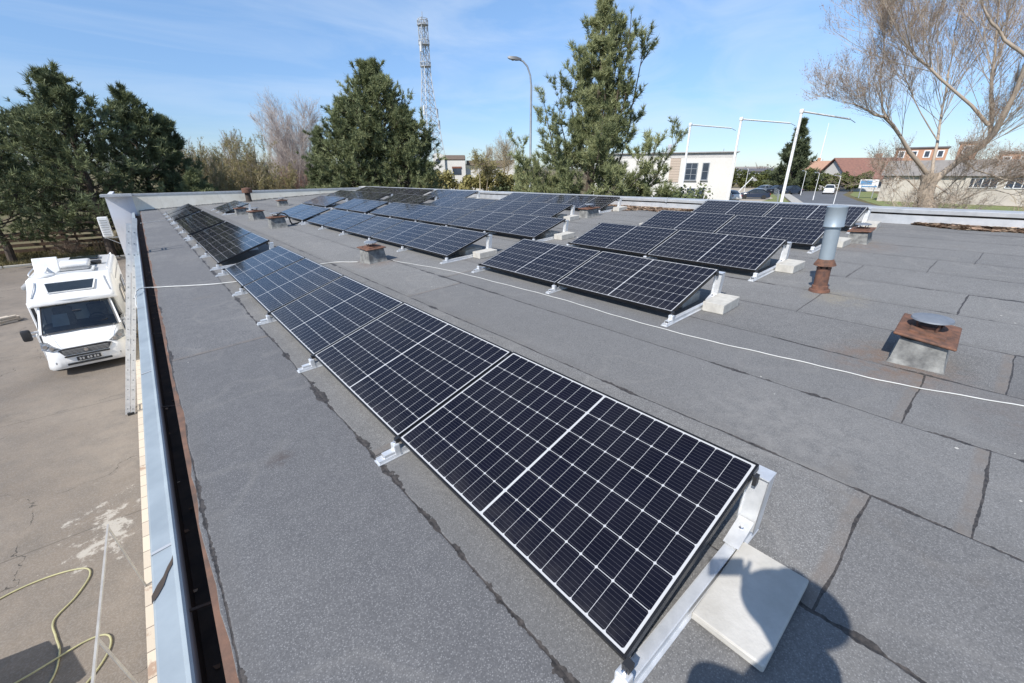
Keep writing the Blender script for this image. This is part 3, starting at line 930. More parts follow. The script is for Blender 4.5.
def support_proto():
    """along +x from in front of the low edge to behind the high edge; z=0 on the felt; y=0 at the joint"""
    t = thing("mounting_bracket", "x", "bracket")
    mb = MB()
    # base rail: two side webs on a foot plate
    mb.box((0.44, 0, 0.004), (1.20, 0.075, 0.005))
    mb.box((0.46, -0.022, 0.026), (1.14, 0.004, 0.04)).box((0.46, 0.022, 0.026), (1.14, 0.004, 0.04)).box((0.46, 0, 0.047), (1.14, 0.040, 0.004))
    mb.build("base_rail", MAT['alu'], t)
    mb = MB()
    # flat ribbed front plate and a small upright block at the panel edge
    mb.box((-0.075, 0, 0.012), (0.15, 0.062, 0.010)).box((-0.075, -0.024, 0.021), (0.15, 0.010, 0.008)).box((-0.075, 0.024, 0.021), (0.15, 0.010, 0.008))
    mb.bevbox((-0.018, 0, 0.055), (0.045, 0.055, 0.075), 0.008, 2)
    mb.build("front_foot", MAT['alu'], t)
    for bx, bz in ((-0.10, 0.017), (-0.018, 0.092)):
        mb = MB(); mb.lathe([(.011, 0), (.011, .008), (.006, .011), (.006, .018), (0, .018)], 6, (bx, 0, bz)); mb.build("bolt", MAT['chrome'], t)
    mb = MB()
    top = 0.12 + PH * math.sin(TILT) - SLOPE_X * PH - 0.04
    # bent sheet post, folded edges, slight lean
    x0, x1 = 0.93, 1.005
    for yy in (-0.045, 0.045):
        mb.add([(x0, yy, 0.05), (x0 + 0.075, yy, 0.05), (x1 + 0.05, yy, top), (x1 - 0.02, yy, top)], [(0, 1, 2, 3)])
        s = 0.004 if yy > 0 else -0.004
        mb.add([(x0, yy - s, 0.05), (x0 + 0.075, yy - s, 0.05), (x1 + 0.05, yy - s, top), (x1 - 0.02, yy - s, top)], [(0, 1, 2, 3)])
    mb.add([(x0 + 0.02, -0.045, 0.05), (x0 + 0.02, 0.045, 0.05), (x1 - 0.005, 0.045, top), (x1 - 0.005, -0.045, top)], [(0, 1, 2, 3)])
    mb.box((x1 + 0.01, 0, top + 0.003), (0.085, 0.094, 0.006))
    mb.bar((0.80, 0, 0.055), (x0 + 0.02, 0, 0.11), 0.07, 0.005)
    mb.build("rear_post", MAT['alu'], t)
    mb = MB(); mb.lathe([(.012, 0), (.012, .009), (.007, .012), (.007, .022), (0, .022)], 6, (0.90, 0, 0.085)); mb.build("bolt", MAT['chrome'], t)
    mb = MB()
    mb.box((0.003, 0, 0.108), (0.034, 0.03, 0.03), m=None)
    zt = 0.12 + 0.97 * math.sin(TILT) - SLOPE_X * 0.95
    mb.build("clamp", MAT['black_plastic'], t)
    mb = MB()
    mb.box((0.945, 0, zt - 0.02), (0.034, 0.016, 0.05))
    mb.build("clamp", MAT['black_plastic'], t)
    return t
SLOPE_ROT = Matrix.Rotation(-math.atan(SLOPE_X), 4, 'Y') @ Matrix.Rotation(math.atan(SLOPE_Y), 4, 'X')
def on_roof(x, y, h=0.0, rz=0.0):
    return Matrix.Translation((x, y, zr(x, y) + h)) @ SLOPE_ROT @ Matrix.Rotation(rz, 4, 'Z')

def block_mesh(s, seed, m='block'):
    rr = random.Random(seed)
    mb = MB()
    mb.bevbox((0, 0, s[2] / 2), s, 0.008, 2)
    mb.v = [(x + rr.uniform(-.002, .002), y + rr.uniform(-.002, .002), z + rr.uniform(-.002, .002)) for x, y, z in mb.v]
    return mb

PROTO = {}
COUNT = {}
ROWS = {
    'A': (0.0, "row beside the gutter", [(0.0, 5), (9.60, 3), (15.43, 3), (21.25, 3)]),
    'B': (3.242, "second row from the gutter", [(1.736, 2), (6.313, 5), (15.55, 2)]),
    'C': (5.494, "third row from the gutter", [(1.774, 2), (6.345, 5), (15.60, 2), (20.10, 2)]),
    'D': (7.744, "fourth row from the gutter", [(1.752, 2), (8.166, 4), (15.9, 2), (20.1, 4)]),
    'E': (10.022, "fifth row from the gutter", [(1.766, 2), (8.196, 3), (15.95, 2), (19.9, 5)]),
    'S': (1.95, "short row between the gutter row and second row", [(22.7, 2)]),
}
def lay_rows():
    P = panel_proto()
    Q = support_proto()
    firstP = firstQ = firstB = True
    bm_out = block_mesh((0.42, 0.24, 0.115), 5).build("concrete_block", MAT['block'])
    for key, (x, rname, groups) in ROWS.items():
        ip = iq = ib = 0
        for (y0, n) in groups:
            for k in range(n):
                y = y0 + k * (PW + 0.02)
                ordn = ORD[ip] if ip else "nearest"
                lab = f"{ordn} solar panel from the near end of the {rname}"
                if key == 'S':
                    lab = f"{('nearer', 'farther')[k]} solar panel of the pair set apart by the small far chimneys"
                mtx = panel_matrix(x, y) @ Matrix.Rotation(-R(1.25) if key == 'A' and (9 < y0 < 10 or y0 > 21) else 0, 4, 'Y') @ Matrix.Rotation(random.uniform(-.0035, .0035), 4, 'X') @ Matrix.Rotation(random.uniform(-.003, .003), 4, 'Y')
                if firstP:
                    P["label"] = lab; P["group"] = "tilted solar panels on the flat roof"; P.matrix_world = mtx; firstP = False
                else:
                    dup(P, lab, matrix=mtx)
                ip += 1
            for k in range(n + 1):
                y = y0 + k * (PW + 0.02) - 0.01
                if k == 0: y -= 0.008
                if k == n: y += 0.005
                lab = f"{ORD[iq]} aluminium bracket from the near end of the {rname}"
                if key == 'S':
                    lab = f"{('nearest', 'middle', 'farthest')[k]} aluminium bracket under the two panels by the small far chimneys"
                mtx = on_roof(x, y)
                if firstQ:
                    Q["label"] = lab; Q["group"] = "aluminium support brackets"; Q.matrix_world = mtx; firstQ = False
                else:
                    dup(Q, lab, matrix=mtx)
                iq += 1
            # ballast: blocks lie across the rail at both ends of each group
            for e, (yy, xx) in enumerate(((y0 - 0.185, 0.78), (y0 + 0.25, 0.72), (y0 + n * (PW + 0.02) + 0.16, 0.78))):
                if key == 'A' and y0 == 0.0 and e == 0:
                    continue
                if key == 'A' and e == 1 and y0 > 0: continue
                jx, jr = random.uniform(-.03, .03), random.uniform(-.07, .07)
                mtx = on_roof(x + xx + jx, yy, 0.0, jr)
                lab = f"{ORD[ib]} pale concrete block from the near end of the {rname}"
                if key == 'S':
                    lab = f"{('nearest', 'middle', 'farthest')[ib]} ballast block at the two panels by the small far chimneys"
                if firstB:
                    tag(bm_out, lab, "ballast block", "concrete ballast blocks"); bm_out.matrix_world = mtx; firstB = False
                else:
                    dup(bm_out, lab, matrix=mtx)
                ib += 1
lay_rows()
slab = block_mesh((0.49, 0.27, 0.04), 8).build("paving_slab", MAT['slab'])
tag(slab, "thin pale paving slab weighing down the nearest bracket, with a hand shadow on it", "ballast slab")
slab.matrix_world = on_roof(0.625, -0.185, 0.012, 0.02)

# ------------------------------------------------------------------ roof vents, flue, cables
def vent(x, y, label, s=1.0, rz=0.0, tilt=0.08, disc=True, sloped=False, shape=None):
    t = thing("roof_vent", label, "roof vent", matrix=on_roof(x, y, 0, rz), group="small roof vents with rusty lids")
    w, d, h = (0.62 * s, 0.36 * s, 0.27 * s) if shape is None else shape
    mb = MB()
    f = 0.045 * s
    secs = [[(-w / 2 - f, -d / 2 - f, 0), (w / 2 + f, -d / 2 - f, 0), (w / 2 + f, d / 2 + f, 0), (-w / 2 - f, d / 2 + f, 0)],
            [(-w / 2 - f * .6, -d / 2 - f * .6, 0.05 * s), (w / 2 + f * .6, -d / 2 - f * .6, 0.05 * s), (w / 2 + f * .6, d / 2 + f * .6, 0.05 * s), (-w / 2 - f * .6, d / 2 + f * .6, 0.05 * s)],
            [(-w / 2, -d / 2, h), (w / 2, -d / 2, h), (w / 2, d / 2, h), (-w / 2, d / 2, h)]]
    mb.loft(secs)
    mb.build("upstand", MAT['felt_upstand'], t)
    mm = Matrix.Translation((0, 0, h + 0.03 * s)) @ Matrix.Rotation(tilt, 4, 'X')
    mb = MB()
    mb.bevbox((0, 0, 0), (w + 0.11 * s, d + 0.13 * s, 0.03 * s), 0.008, 1, m=mm)
    mb.box((0, 0, 0.022 * s), (w * 0.75, d * 0.8, 0.016 * s), m=mm)
    lid = mb.build("lid", MAT['rust'], t)
    if disc:
        mb = MB()
        for k in range(4):
            a = k * math.pi / 2 + 0.6
            mb.bar((0.1 * s * math.cos(a), 0.1 * s * math.sin(a), h + 0.04 * s), (0.13 * s * math.cos(a), 0.13 * s * math.sin(a), h + 0.15 * s), 0.02 * s, 0.006)
        mb.lathe([(0.085 * s, 0), (0.085 * s, 0.05 * s)], 16, (0, 0, h + 0.04 * s))
        mb.build("cowl_legs", MAT['rust_dark'], t)
        mb = MB()
        mb.lathe([(0.0, 0.20 * s), (0.09 * s, 0.195 * s), (0.165 * s, 0.18 * s), (0.17 * s, 0.165 * s), (0.0, 0.165 * s)], 28, (0, 0, h - 0.005))
        mb.build("cowl_disc", MAT['dark_disc'], t, smooth=True)
    return t
vent(3.92, -0.215, "wide roof vent with a rusty lid and grey disc on bare felt at right", 0.8, 0.05, 0.13)
vent(9.1, 1.40, "roof vent with warped rusty lid on legs, behind the tall grey flue", 0.72, 0.06, -0.05)
vent(9.3, 8.0, "roof vent with rusty lid in the gap between two panel groups", 0.8, 0.0, 0.0)
vent(2.36, 7.62, "roof vent with rusty lid where the white cable passes, mid roof", 0.72, 0.1, 0.05, shape=(0.33, 0.33, 0.25))
vent(2.42, 15.4, "roof vent beside the far gutter row, with a black cable looped over it", 0.9, 0.0, 0.0, shape=(0.42, 0.4, 0.3))
vent(2.5, 19.0, "roof vent near the far wall, just in front of the paired panels", 0.85, 0.2, 0.0, shape=(0.4, 0.4, 0.28))
vent(2.45, 22.0, "small dark roof vent standing closest to the paired far panels", 0.75, 0.0, 0.0, shape=(0.38, 0.38, 0.25))
vent(4.78, 24.6, "roof vent half hidden behind the blue far panels", 0.85, 0.0, 0.0, shape=(0.4, 0.4, 0.25))

def flue():
    t = thing("flue_pipe", "tall grey metal flue with wide cylinder cap on a rusty slotted pipe", "flue", matrix=Matrix.Translation((5.42, 0.96, zr(5.42, 0.96))) @ Matrix.Rotation(R(-3.2), 4, Vector((math.sin(YAW), math.cos(YAW), 0))))
    mb = MB()
    mb.lathe([(0.115, 0), (0.11, 0.03), (0.09, 0.035), (0.087, 0.075), (0.075, 0.08), (0.075, 0.30)], 28)
    for k in range(8):
        a = 2 * math.pi * (k + .3) / 8
        mb.box((0.074 * math.cos(a), 0.074 * math.sin(a), 0.315), (0.006, 0.034, 0.05), a)
    mb.build("rusty_pipe", MAT['rust_dark'], t, smooth=True)
    mb = MB()
    mb.lathe([(0.118, 0.335), (0.116, 0.345), (0.081, 0.41), (0.079, 0.412)], 28)
    mb.build("rain_collar", MAT['rust'], t, smooth=True)
    mb = MB()
    mb.lathe([(0.079, 0.36), (0.079, 0.86)], 32)
    mb.build("grey_pipe", MAT['grey_pipe'], t, smooth=True)
    mb = MB()
    mb.lathe([(0.09, 0.80), (0.106, 0.802), (0.106, 0.812), (0.103, 0.816), (0.103, 1.015), (0.106, 1.02), (0.106, 1.03), (0.098, 1.034), (0.0, 1.045)], 36)
    mb.build("cap", MAT['grey_pipe'], t, smooth=True)
    mb = MB()
    mb.lathe([(0.062, 0.30), (0.062, 0.37)], 16)
    mb.build("inner_core", MAT['gutter'], t)
flue()
def stove():
    t = thing("stove_pipe", "short rusty stub pipe with a lid in front of the cream far wall", "flue", matrix=Matrix.Translation((4.35, 30.9, zr(4.35, 30.9))))
    mb = MB(); mb.lathe([(0.19, 0), (0.16, 0.05), (0.15, 0.55)], 16); mb.build("pipe", MAT['gutter'], t, smooth=True)
    mb = MB(); mb.lathe([(0.28, 0.52), (0.29, 0.60), (0.27, 0.78), (0, 0.82)], 16); mb.build("lid", MAT['rust'], t, smooth=True)
stove()

def smooth_path(pts, n=8):
    """Catmull-Rom through the points"""
    P = [Vector(p) for p in pts]
    P = [P[0] * 2 - P[1]] + P + [P[-1] * 2 - P[-2]]
    out = []
    for i in range(1, len(P) - 2):
        for k in range(n):
            t = k / n
            a, b, c, d = P[i - 1:i + 3]
            out.append(0.5 * ((2 * b) + (c - a) * t + (2 * a - 5 * b + 4 * c - d) * t * t + (3 * b - a - 3 * c + d) * t ** 3))
    out.append(P[-2])
    return out
def roof_cable(name, pts, r, label, m):
    pp = smooth_path([(x, y, zr(x, y) + r + 0.002 + h) for x, y, h in [(q + (0,) if len(q) == 2 else q) for q in pts]], 10)
    pp = [p + Vector((0.006 * math.sin(i * 1.3), 0.006 * math.cos(i * .7), 0)) for i, p in enumerate(pp)]
    mb = MB(); mb.tube(pp, r, 8)
    tag(mb.build(name, m, smooth='all'), label, "cable")
roof_cable("cable", [(3.55, -2.2), (3.47, -1.3), (3.41, -.84), (3.22, -.21), (3.14, .44), (3.03, 1.27), (3.0, 2.23), (3.03, 3.21), (2.98, 4.43), (2.9, 5.76), (2.66, 7.05), (2.62, 7.3)], 0.0045,
           "long white cable snaking over the bare felt right of the nearest panels", MAT['white_cable'])
roof_cable("cable", [(2.1, 7.75), (1.75, 8.15), (1.3, 8.2), (0.9, 8.0), (0.4, 8.05), (0.1, 8.03), (-0.35, 8.25), (-0.8, 8.62), (-1.06, 8.78, 0.01), (-1.2, 8.76, 0.035), (-1.29, 8.6, 0.03), (-1.335, 8.35, -0.12), (-1.345, 8.2, -0.5)], 0.009,
           "white cable crossing under the gutter row and over the coping", MAT['white_cable'])
roof_cable("cable", [(2.5, 15.6, 0.33), (2.62, 15.55, 0.40), (2.78, 15.5, 0.30), (2.85, 15.45, 0.05), (2.95, 15.6), (3.3, 15.9)], 0.022,
           "black cable looped over a far roof vent", MAT['rubber'])
roof_cable("cable", [(-1.05, 22.6, 0.02), (-0.6, 22.9), (0.0, 23.2), (0.3, 23.2)], 0.009, "thin pale cable over the felt near the far wall", MAT['white_cable'])

# leaf litter drifted against the street parapet
def litter(name, x0, x1, y0, y1, n, label_seed):
    c = np.empty((n, 3))
    u = RNG.random(n) ** 1.6
    v = RNG.random(n)
    bulge = np.sin(v * np.pi) ** 0.6 * (0.75 + 0.25 * np.sin(v * 17))
    c[:, 0] = x1 - u * (x1 - x0) * bulge
    c[:, 1] = y0 + (y1 - y0) * v
    c[:, 2] = SLOPE_X * c[:, 0] + SLOPE_Y * c[:, 1] + 0.01 + RNG.random(n) * 0.05 * (1 - u)
    s = (0.02 + 0.05 * RNG.random((n, 1)) ** 2)
    a = RNG.random((n, 4, 3)) - 0.5
    a[:, :, 2] *= 0.5
    base = np.array([[-1, -1, 0], [1, -1, 0], [1, 1, 0], [-1, 1, 0]])[None] + a
    th = RNG.random(n) * 6.28
    ca, sa = np.cos(th)[:, None], np.sin(th)[:, None]
    rx = base[:, :, 0] * ca - base[:, :, 1] * sa
    ry = base[:, :, 0] * sa + base[:, :, 1] * ca
    vv = np.stack([rx, ry, base[:, :, 2]], 2) * s[:, None] + c[:, None]
    o = np_mesh(name, vv.reshape(-1, 3), np.arange(4 * n).reshape(n, 4), MAT['litter'], None, np.repeat(RNG.random(n), 4))
    tag(o, label_seed, "leaf litter", kind="stuff")
litter("leaf_litter", 10.55, 11.66, 6.0, 10.9, 7000, "drift of dead leaves against the parapet beyond the panels")
def gutter_leaves(n=420):
    y = RY0 + (RY1 - RY0) * RNG.random(n); keep = (np.sin(y * 1.7) + np.sin(y * .63 + 1) + RNG.random(n) * 1.6) > .9
    y = y[keep]; n = len(y)
    c = np.stack([-1.155 + .03 * RNG.normal(size=n), y, -.295 + SLOPE_Y * y + .012 * RNG.random(n)], 1)
    base = (np.array([[-1, -1, 0], [1, -1, 0], [1, 1, 0], [-1, 1, 0]])[None] + (RNG.random((n, 4, 3)) - .5)) * (.005 + .009 * RNG.random((n, 1, 1)))
    o = np_mesh("gutter_leaves", (base + c[:, None]).reshape(-1, 3), np.arange(4 * n).reshape(n, 4), MAT['litter'], None, np.repeat(RNG.random(n), 4))
    tag(o, "dead leaves lying in the gutter behind the coping", "leaf litter", kind="stuff")
gutter_leaves()
litter("leaf_litter", 11.15, 11.66, -3.0, 1.0, 3000, "drift of dead leaves against the parapet at far right")

# ------------------------------------------------------------------ yard: ladder, rail, hose, timber, motorhome
def ladder():
    t = thing("ladder", "aluminium extension ladder leaning on the coping beside the motorhome", "ladder", (-2.42, 13.7, GL + 0.004))
    top = Vector((1.34, 0.0, 4.95))
    nrm = Vector((-4.95, 0, 1.34)).normalized()
    n = 18
    for sec, (off, hw) in enumerate(((0.0, 0.215), (0.105, 0.18))):
        o = nrm * off
        for y in (-hw, hw):
            mb = MB()
            mb.bar(o + Vector((0, y, 0)), o + top * (1 if sec == 0 else .97) + Vector((0, y, 0)), 0.095, 0.028, up=(0, 1, 0))
            mb.build("stile", MAT['alu'], t)
        for i in range(n):
            p = o + top * ((i + 0.6) / n) * .96
            mb = MB(); mb.tube([p + Vector((0, -hw - 0.02, 0)), p + Vector((0, hw + 0.02, 0))], 0.016, 8)
            mb.build("rung", MAT['grey_steel'], t)
    for y in (-0.215, 0.215):
        mb = MB(); mb.bevbox((-.03, y, 0.035), (0.14, 0.06, 0.08), 0.01, 1); mb.build("ladder_foot", MAT['rubber'], t)
ladder()

def yard_rail():
    t = thing("handrail", "pale flat-bar handrail on slanting posts along the building foot", "handrail", (-2.29, 4.2, GL))
    mb = MB(); mb.bar((-0.10, 2.62, 1.30), (-0.17, -1.2, 1.30), 0.022, 0.035); mb.build("top_rail", MAT['rail_metal'], t)
    for y in (2.55, 0.55, -1.1):
        mb = MB(); mb.bar((-0.10 - 0.018 * (2.55 - y), y + 0.02, 1.29), (0.0, y, 0.04), 0.045, 0.010); mb.build("post", MAT['rail_metal'], t)
yard_rail()

hp = [(-5.2, 7.2), (-4.6, 7.6), (-4.0, 7.95), (-3.5, 8.0), (-3.08, 7.86), (-2.98, 7.62), (-3.12, 7.25), (-3.33, 6.95), (-3.28, 6.6), (-3.22, 6.3), (-3.25, 5.9), (-3.45, 5.6), (-3.8, 5.5), (-4.05, 5.75), (-3.9, 6.05), (-3.4, 6.12),
      (-2.95, 6.25), (-2.72, 6.15), (-2.72, 5.85), (-2.95, 5.5), (-3.3, 5.3), (-3.7, 5.9), (-4.0, 6.5), (-4.2, 6.2), (-4.0, 5.2), (-3.4, 4.8), (-2.9, 4.4)]
pp = smooth_path([(x, y, GL + 0.02 + (0.035 if i in (15, 21) else 0)) for i, (x, y) in enumerate(hp)], 10)
mb = MB(); mb.tube(pp, 0.0125, 8)
tag(mb.build("garden_hose", MAT['hose'], smooth='all'), "yellow-green garden hose lying in loops on the concrete yard", "hose")

def timber(x, y, rz, n, label):
    t = thing("timber_pile", label, "timber", (x, y, GL + 0.004), rz)
    rr = random.Random(int(x * 10) + n)
    for i in range(n):
        mb = MB()
        L = rr.uniform(0.5, 0.95)
        mb.bevbox((rr.uniform(-.15, .15), (i % 4) * 0.2 - 0.3, 0.05 + (i // 4) * 0.1), (L, 0.15, 0.08), 0.006, 1, rr.uniform(-.12, .12))
        mb.build("plank", MAT['timber'], t)
timber(-6.6, 26.8, 0.5, 9, "loose pile of pale planks on the yard left of the motorhome")
timber(-8.4, 27.2, 0.9, 7, "pale plank pile cut by the left picture edge")
timber(-1.85, 21.0, 1.5, 14, "stack of pale boards against the wall behind the ladder")
timber(-1.9, 25.2, 1.6, 10, "low board stack by the wing wall behind the motorhome")

def wall_unit():
    t = thing("wall_unit", "white slatted box unit on brackets at the wing wall edge", "wall unit", (-2.55, 31.0, -1.6))
    mb = MB(); mb.bevbox((-0.02, 0.1, 0.62), (0.40, 0.55, 1.0), 0.03, 2); mb.build("casing", MAT['white_plastic'], t)
    mb = MB()
    for i in range(7):
        mb.box((-0.02, -0.185, 0.25 + i * 0.12), (0.3, 0.02, 0.03))
    mb.build("grille", MAT['grey_fascia'], t)
    mb = MB(); mb.bar((-0.2, 0.1, 0.06), (0.36, 0.1, 0.06), 0.05).bar((-0.15, 0.1, 0.06), (0.36, 0.1, -0.3), 0.03); mb.build("bracket", MAT['galv'], t)
wall_unit()

def section(y, z0, z1, hb, ht, nz=3, rc=0.12, crown=0.03):
    """closed cross-section, from bottom left round"""
    r = min(rc, (z1 - z0) * 0.45)
    pts = [(-hb + r * .4, z0), (-hb, z0 + r * .5)]
    for i in range(1, nz):
        f = i / nz
        pts.append((-(hb + (ht - hb) * f), z0 + (z1 - z0) * f))
    for a in (0, 30, 60, 90):
        pts.append((-(ht - r + r * math.cos(R(a))), z1 - r + r * math.sin(R(a))))
    pts.append((0, z1 + crown))
    for a in (90, 60, 30, 0):
        pts.append(((ht - r + r * math.cos(R(a))), z1 - r + r * math.sin(R(a))))
    for i in range(nz - 1, 0, -1):
        f = i / nz
        pts.append(((hb + (ht - hb) * f), z0 + (z1 - z0) * f))
    pts += [(hb, z0 + r * .5), (hb - r * .4, z0)]
    return [(x, y, z) for x, z in pts]

def wheel(t, x, y, r=0.33, w=0.2):
    m = Matrix.Translation((x, y, r)) @ Matrix.Rotation(math.pi / 2, 4, 'Y')
    mb = MB(); mb.lathe([(r * .62, -w / 2), (r * .95, -w / 2), (r, -w / 4), (r, w / 4), (r * .95, w / 2), (r * .62, w / 2)], 24, m=m)
    wh = mb.build("wheel", MAT['rubber'], t, smooth=True)
    mb = MB(); mb.lathe([(0, -w * .42), (r * .3, -w * .46), (r * .62, -w * .4), (r * .62, w * .4), (r * .3, w * .46), (0, w * .42)], 20, m=m)
    mb.build("rim", MAT['chrome'], wh, smooth=True)

def motorhome():
    t = thing("motorhome", "white coachbuilt motorhome with big windscreen parked in the yard beside the wall", "motorhome", (-3.33, 17.72, GL + 0.004), R(0.0))
    W = MAT['white_paint']
    # cab: bonnet and windscreen frame
    S = [section(0.00, .34, .62, .70, .66, rc=.1), section(0.05, .27, .78, .86, .78, rc=.12), section(0.16, .24, .96, .97, .86, rc=.14, crown=.05), section(0.40, .24, 1.12, 1.01, .90, rc=.16, crown=.06),
         section(0.72, .24, 1.27, 1.03, .90, rc=.16, crown=.05), section(1.00, .24, 1.55, 1.03, .86, rc=.14), section(1.45, .24, 2.06, 1.03, .80, rc=.12), section(1.8, .24, 2.1, 1.03, .84, rc=.12), section(2.3, .24, 2.1, 1.03, .9, rc=.1)]
    mb = MB()
    mb.loft(S[:5])
    mb.loft([section(.72, .24, 1.27, 1.03, .90, rc=.10), section(1.0, .24, 1.31, 1.035, 1.0, rc=.04, crown=0), section(1.9, .24, 1.31, 1.035, 1.0, rc=.04, crown=0), section(2.3, .24, 1.31, 1.03, 1.0, rc=.04, crown=0)])
    mb.loft([section(1.42, 2.0, 2.08, .82, .80, rc=.03, crown=.02), section(1.8, 2.0, 2.1, .92, .88, rc=.03), section(2.3, 2.0, 2.1, .98, .94, rc=.03)])
    for q in (-1, 1):
        mb.bar((q * .93, .74, 1.27), (q * .83, 1.44, 2.03), .085, .06)
        mb.loft([[(q * 1.02, 1.84, 1.30), (q * .90, 1.84, 1.30), (q * .84, 1.84, 2.03), (q * .95, 1.84, 2.03)], [(q * 1.03, 2.3, 1.30), (q * .90, 2.3, 1.30), (q * .84, 2.3, 2.03), (q * .98, 2.3, 2.03)]])
    mb.build("cab", W, t, smooth=True)
    trim, seat = mat("dark_cab_trim", (.045, .047, .05), None, .8), mat("grey_seat_fabric", (.20, .20, .20), (.14, .14, .145), .95, 0, 9)
    mb = MB(); mb.bevbox((0, 1.0, 1.33), (1.72, .42, .10), .04, 2); mb.bevbox((.40, 1.12, 1.40), (.42, .26, .10), .04, 2); mb.bevbox((0, 1.15, 1.28), (.3, .2, .2), .03, 1); mb.box((0, 1.6, 1.30), (1.9, .9, .03)); mb.box((0, 2.2, 1.66), (1.66, .03, .70)); mb.build("dashboard", trim, t)
    for q in (-1, 1):
        mb = MB(); mb.bevbox((q * .42, 1.86, 1.52), (.48, .16, .62), .06, 2); mb.bevbox((q * .42, 1.88, 1.88), (.26, .12, .18), .05, 2); mb.bevbox((q * .42, 1.62, 1.33), (.5, .4, .1), .04, 1); mb.build("seat", seat, t, smooth=True)
    mb = MB()
    mb.tube([(.40 + .19 * math.cos(k * math.pi / 12), 1.28 + .06 * math.sin(k * math.pi / 12), 1.44 + .15 * math.sin(k * math.pi / 12)) for k in range(25)], .017, 6, cap=False)
    mb.bar((.22, 1.28, 1.44), (.58, 1.28, 1.44), .03).bar((.40, 1.30, 1.42), (.40, 1.2, 1.36), .05)
    mb.build("steering_wheel", MAT['black_plastic'], t, smooth=True)
    # living body
    S = [section(1.95, .35, 2.0, 1.02, 1.02, rc=.1), section(2.25, .35, 2.3, 1.09, 1.09, rc=.12), section(2.6, .35, 2.72, 1.1, 1.09, rc=.1), section(6.85, .35, 2.74, 1.1, 1.09, rc=.1), section(7.0, .45, 2.68, 1.08, 1.06, rc=.1)]
    mb = MB(); mb.loft(S); mb.build("body", W, t, smooth=True)
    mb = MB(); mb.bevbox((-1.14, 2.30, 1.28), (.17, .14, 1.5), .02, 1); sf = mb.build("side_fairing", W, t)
    mb = MB(); mb.bevbox((-1.115, 2.222, 1.28), (.10, .02, 1.42), .005, 1); mb.build("seal", MAT['black_plastic'], sf)  # black strip painted in for the shadowed gap between cab and body
    # sloping cap above the windscreen with a rounded lip
    S = [section(1.28, 2.06, 2.16, .98, .95, rc=.05, crown=.02), section(1.34, 2.02, 2.24, 1.06, 1.02, rc=.07, crown=.02), section(1.5, 2.0, 2.32, 1.09, 1.04, rc=.09, crown=.02), section(1.95, 2.0, 2.53, 1.095, 1.04, rc=.10), section(2.35, 2.0, 2.70, 1.1, 1.05, rc=.1), section(2.7, 2.0, 2.745, 1.1, 1.06, rc=.1)]
    mb = MB(); mb.loft(S); mb.build("roof_cap", W, t, smooth=True)
    mb = MB()
    for s in (-1, 1):
        mb.tube(smooth_path([(s * .93, 1.42, 2.31), (s * .86, 1.85, 2.53), (s * .84, 2.2, 2.67)], 5), 0.018, 6)
    mb.tube([(-1.0, 1.325, 2.15), (0, 1.285, 2.165), (1.0, 1.325, 2.15)], 0.022, 6)
    mb.build("cap_moulding", MAT['roof_white'], t, smooth=True)
    def sl(y):     # height of the sloping cap at y
        return 2.33 + (y - 1.5) / (2.35 - 1.5) * (2.715 - 2.34) + 0.03
    mb = MB()
    mb.loft([[(-.52, 1.56, sl(1.56) - .02), (.52, 1.56, sl(1.56) - .02), (.52, 1.56, sl(1.56) + .025), (-.52, 1.56, sl(1.56) + .025)], [(-.60, 2.02, sl(2.02) - .02), (.60, 2.02, sl(2.02) - .02), (.60, 2.02, sl(2.02) + .025), (-.60, 2.02, sl(2.02) + .025)]])
    sk = mb.build("front_skylight", MAT['glass_dark'], t)
    mb = MB()
    for a, b in (((-.54, 1.54), (.54, 1.54)), ((.54, 1.54), (.62, 2.04)), ((.62, 2.04), (-.62, 2.04)), ((-.62, 2.04), (-.54, 1.54))):
        mb.bar((a[0], a[1], sl(a[1]) + .012), (b[0], b[1], sl(b[1]) + .012), 0.035, 0.035)
    mb.build("frame", MAT['white_plastic'], sk)
    # windscreen, curved
    mb = MB()
    nu, nv = 12, 5
    for j in range(nv + 1):
        v = j / nv
        for i in range(nu + 1):
            u = i / nu * 2 - 1
            hw = .90 - .10 * v
            y = 0.74 + 0.70 * v - 0.10 * (1 - u * u) * (1 - v * .5) - 0.045
            z = 1.245 + 0.79 * v + 0.06 * (1 - u * u) * (1 - v) + 0.025
            mb.v.append((u * hw, y, z))
    for j in range(nv):
        for i in range(nu):
            a = j * (nu + 1) + i
            mb.f.append((a, a + 1, a + nu + 2, a + nu + 1))
    sealv = [mb.v[i] for i in list(range(nu + 1)) + [(j + 1) * (nu + 1) - 1 for j in range(1, nv + 1)] + list(range(nv * (nu + 1) + nu - 1, nv * (nu + 1) - 1, -1)) + [j * (nu + 1) for j in range(nv - 1, 0, -1)]]
    ws = mb.build("windscreen", MAT['screen_glass'], t, smooth='all')
    mb = MB()
    for s in (-1, 1):
        mb.bar((s * .15 - .1, 0.66, 1.335), (s * .38 + .30, 0.79, 1.47), 0.018, 0.012)
    mb.build("wiper", MAT['black_plastic'], ws)
    mb = MB(); mb.tube(sealv + [sealv[0]], 0.017, 6); mb.build("seal", MAT['black_plastic'], ws)
    mb = MB(); mb.bevbox((0, 1.12, 1.80), (.22, .05, .08), .015, 1); mb.build("inner_mirror", MAT['black_plastic'], ws)
    # things seen through the screen: sunshade panel, seats, dashboard shelf, wheel
    mb = MB()
    mb.add([(-.66, 1.02, 1.40), (-.26, 1.00, 1.40), (-.26, 1.24, 1.74), (-.62, 1.26, 1.74)], [(0, 1, 2, 3)])
    mb.build("sunshade", mat("dull_grey_sunshade", (0.42, 0.43, 0.43), (0.34, 0.35, 0.35), 0.7), ws)
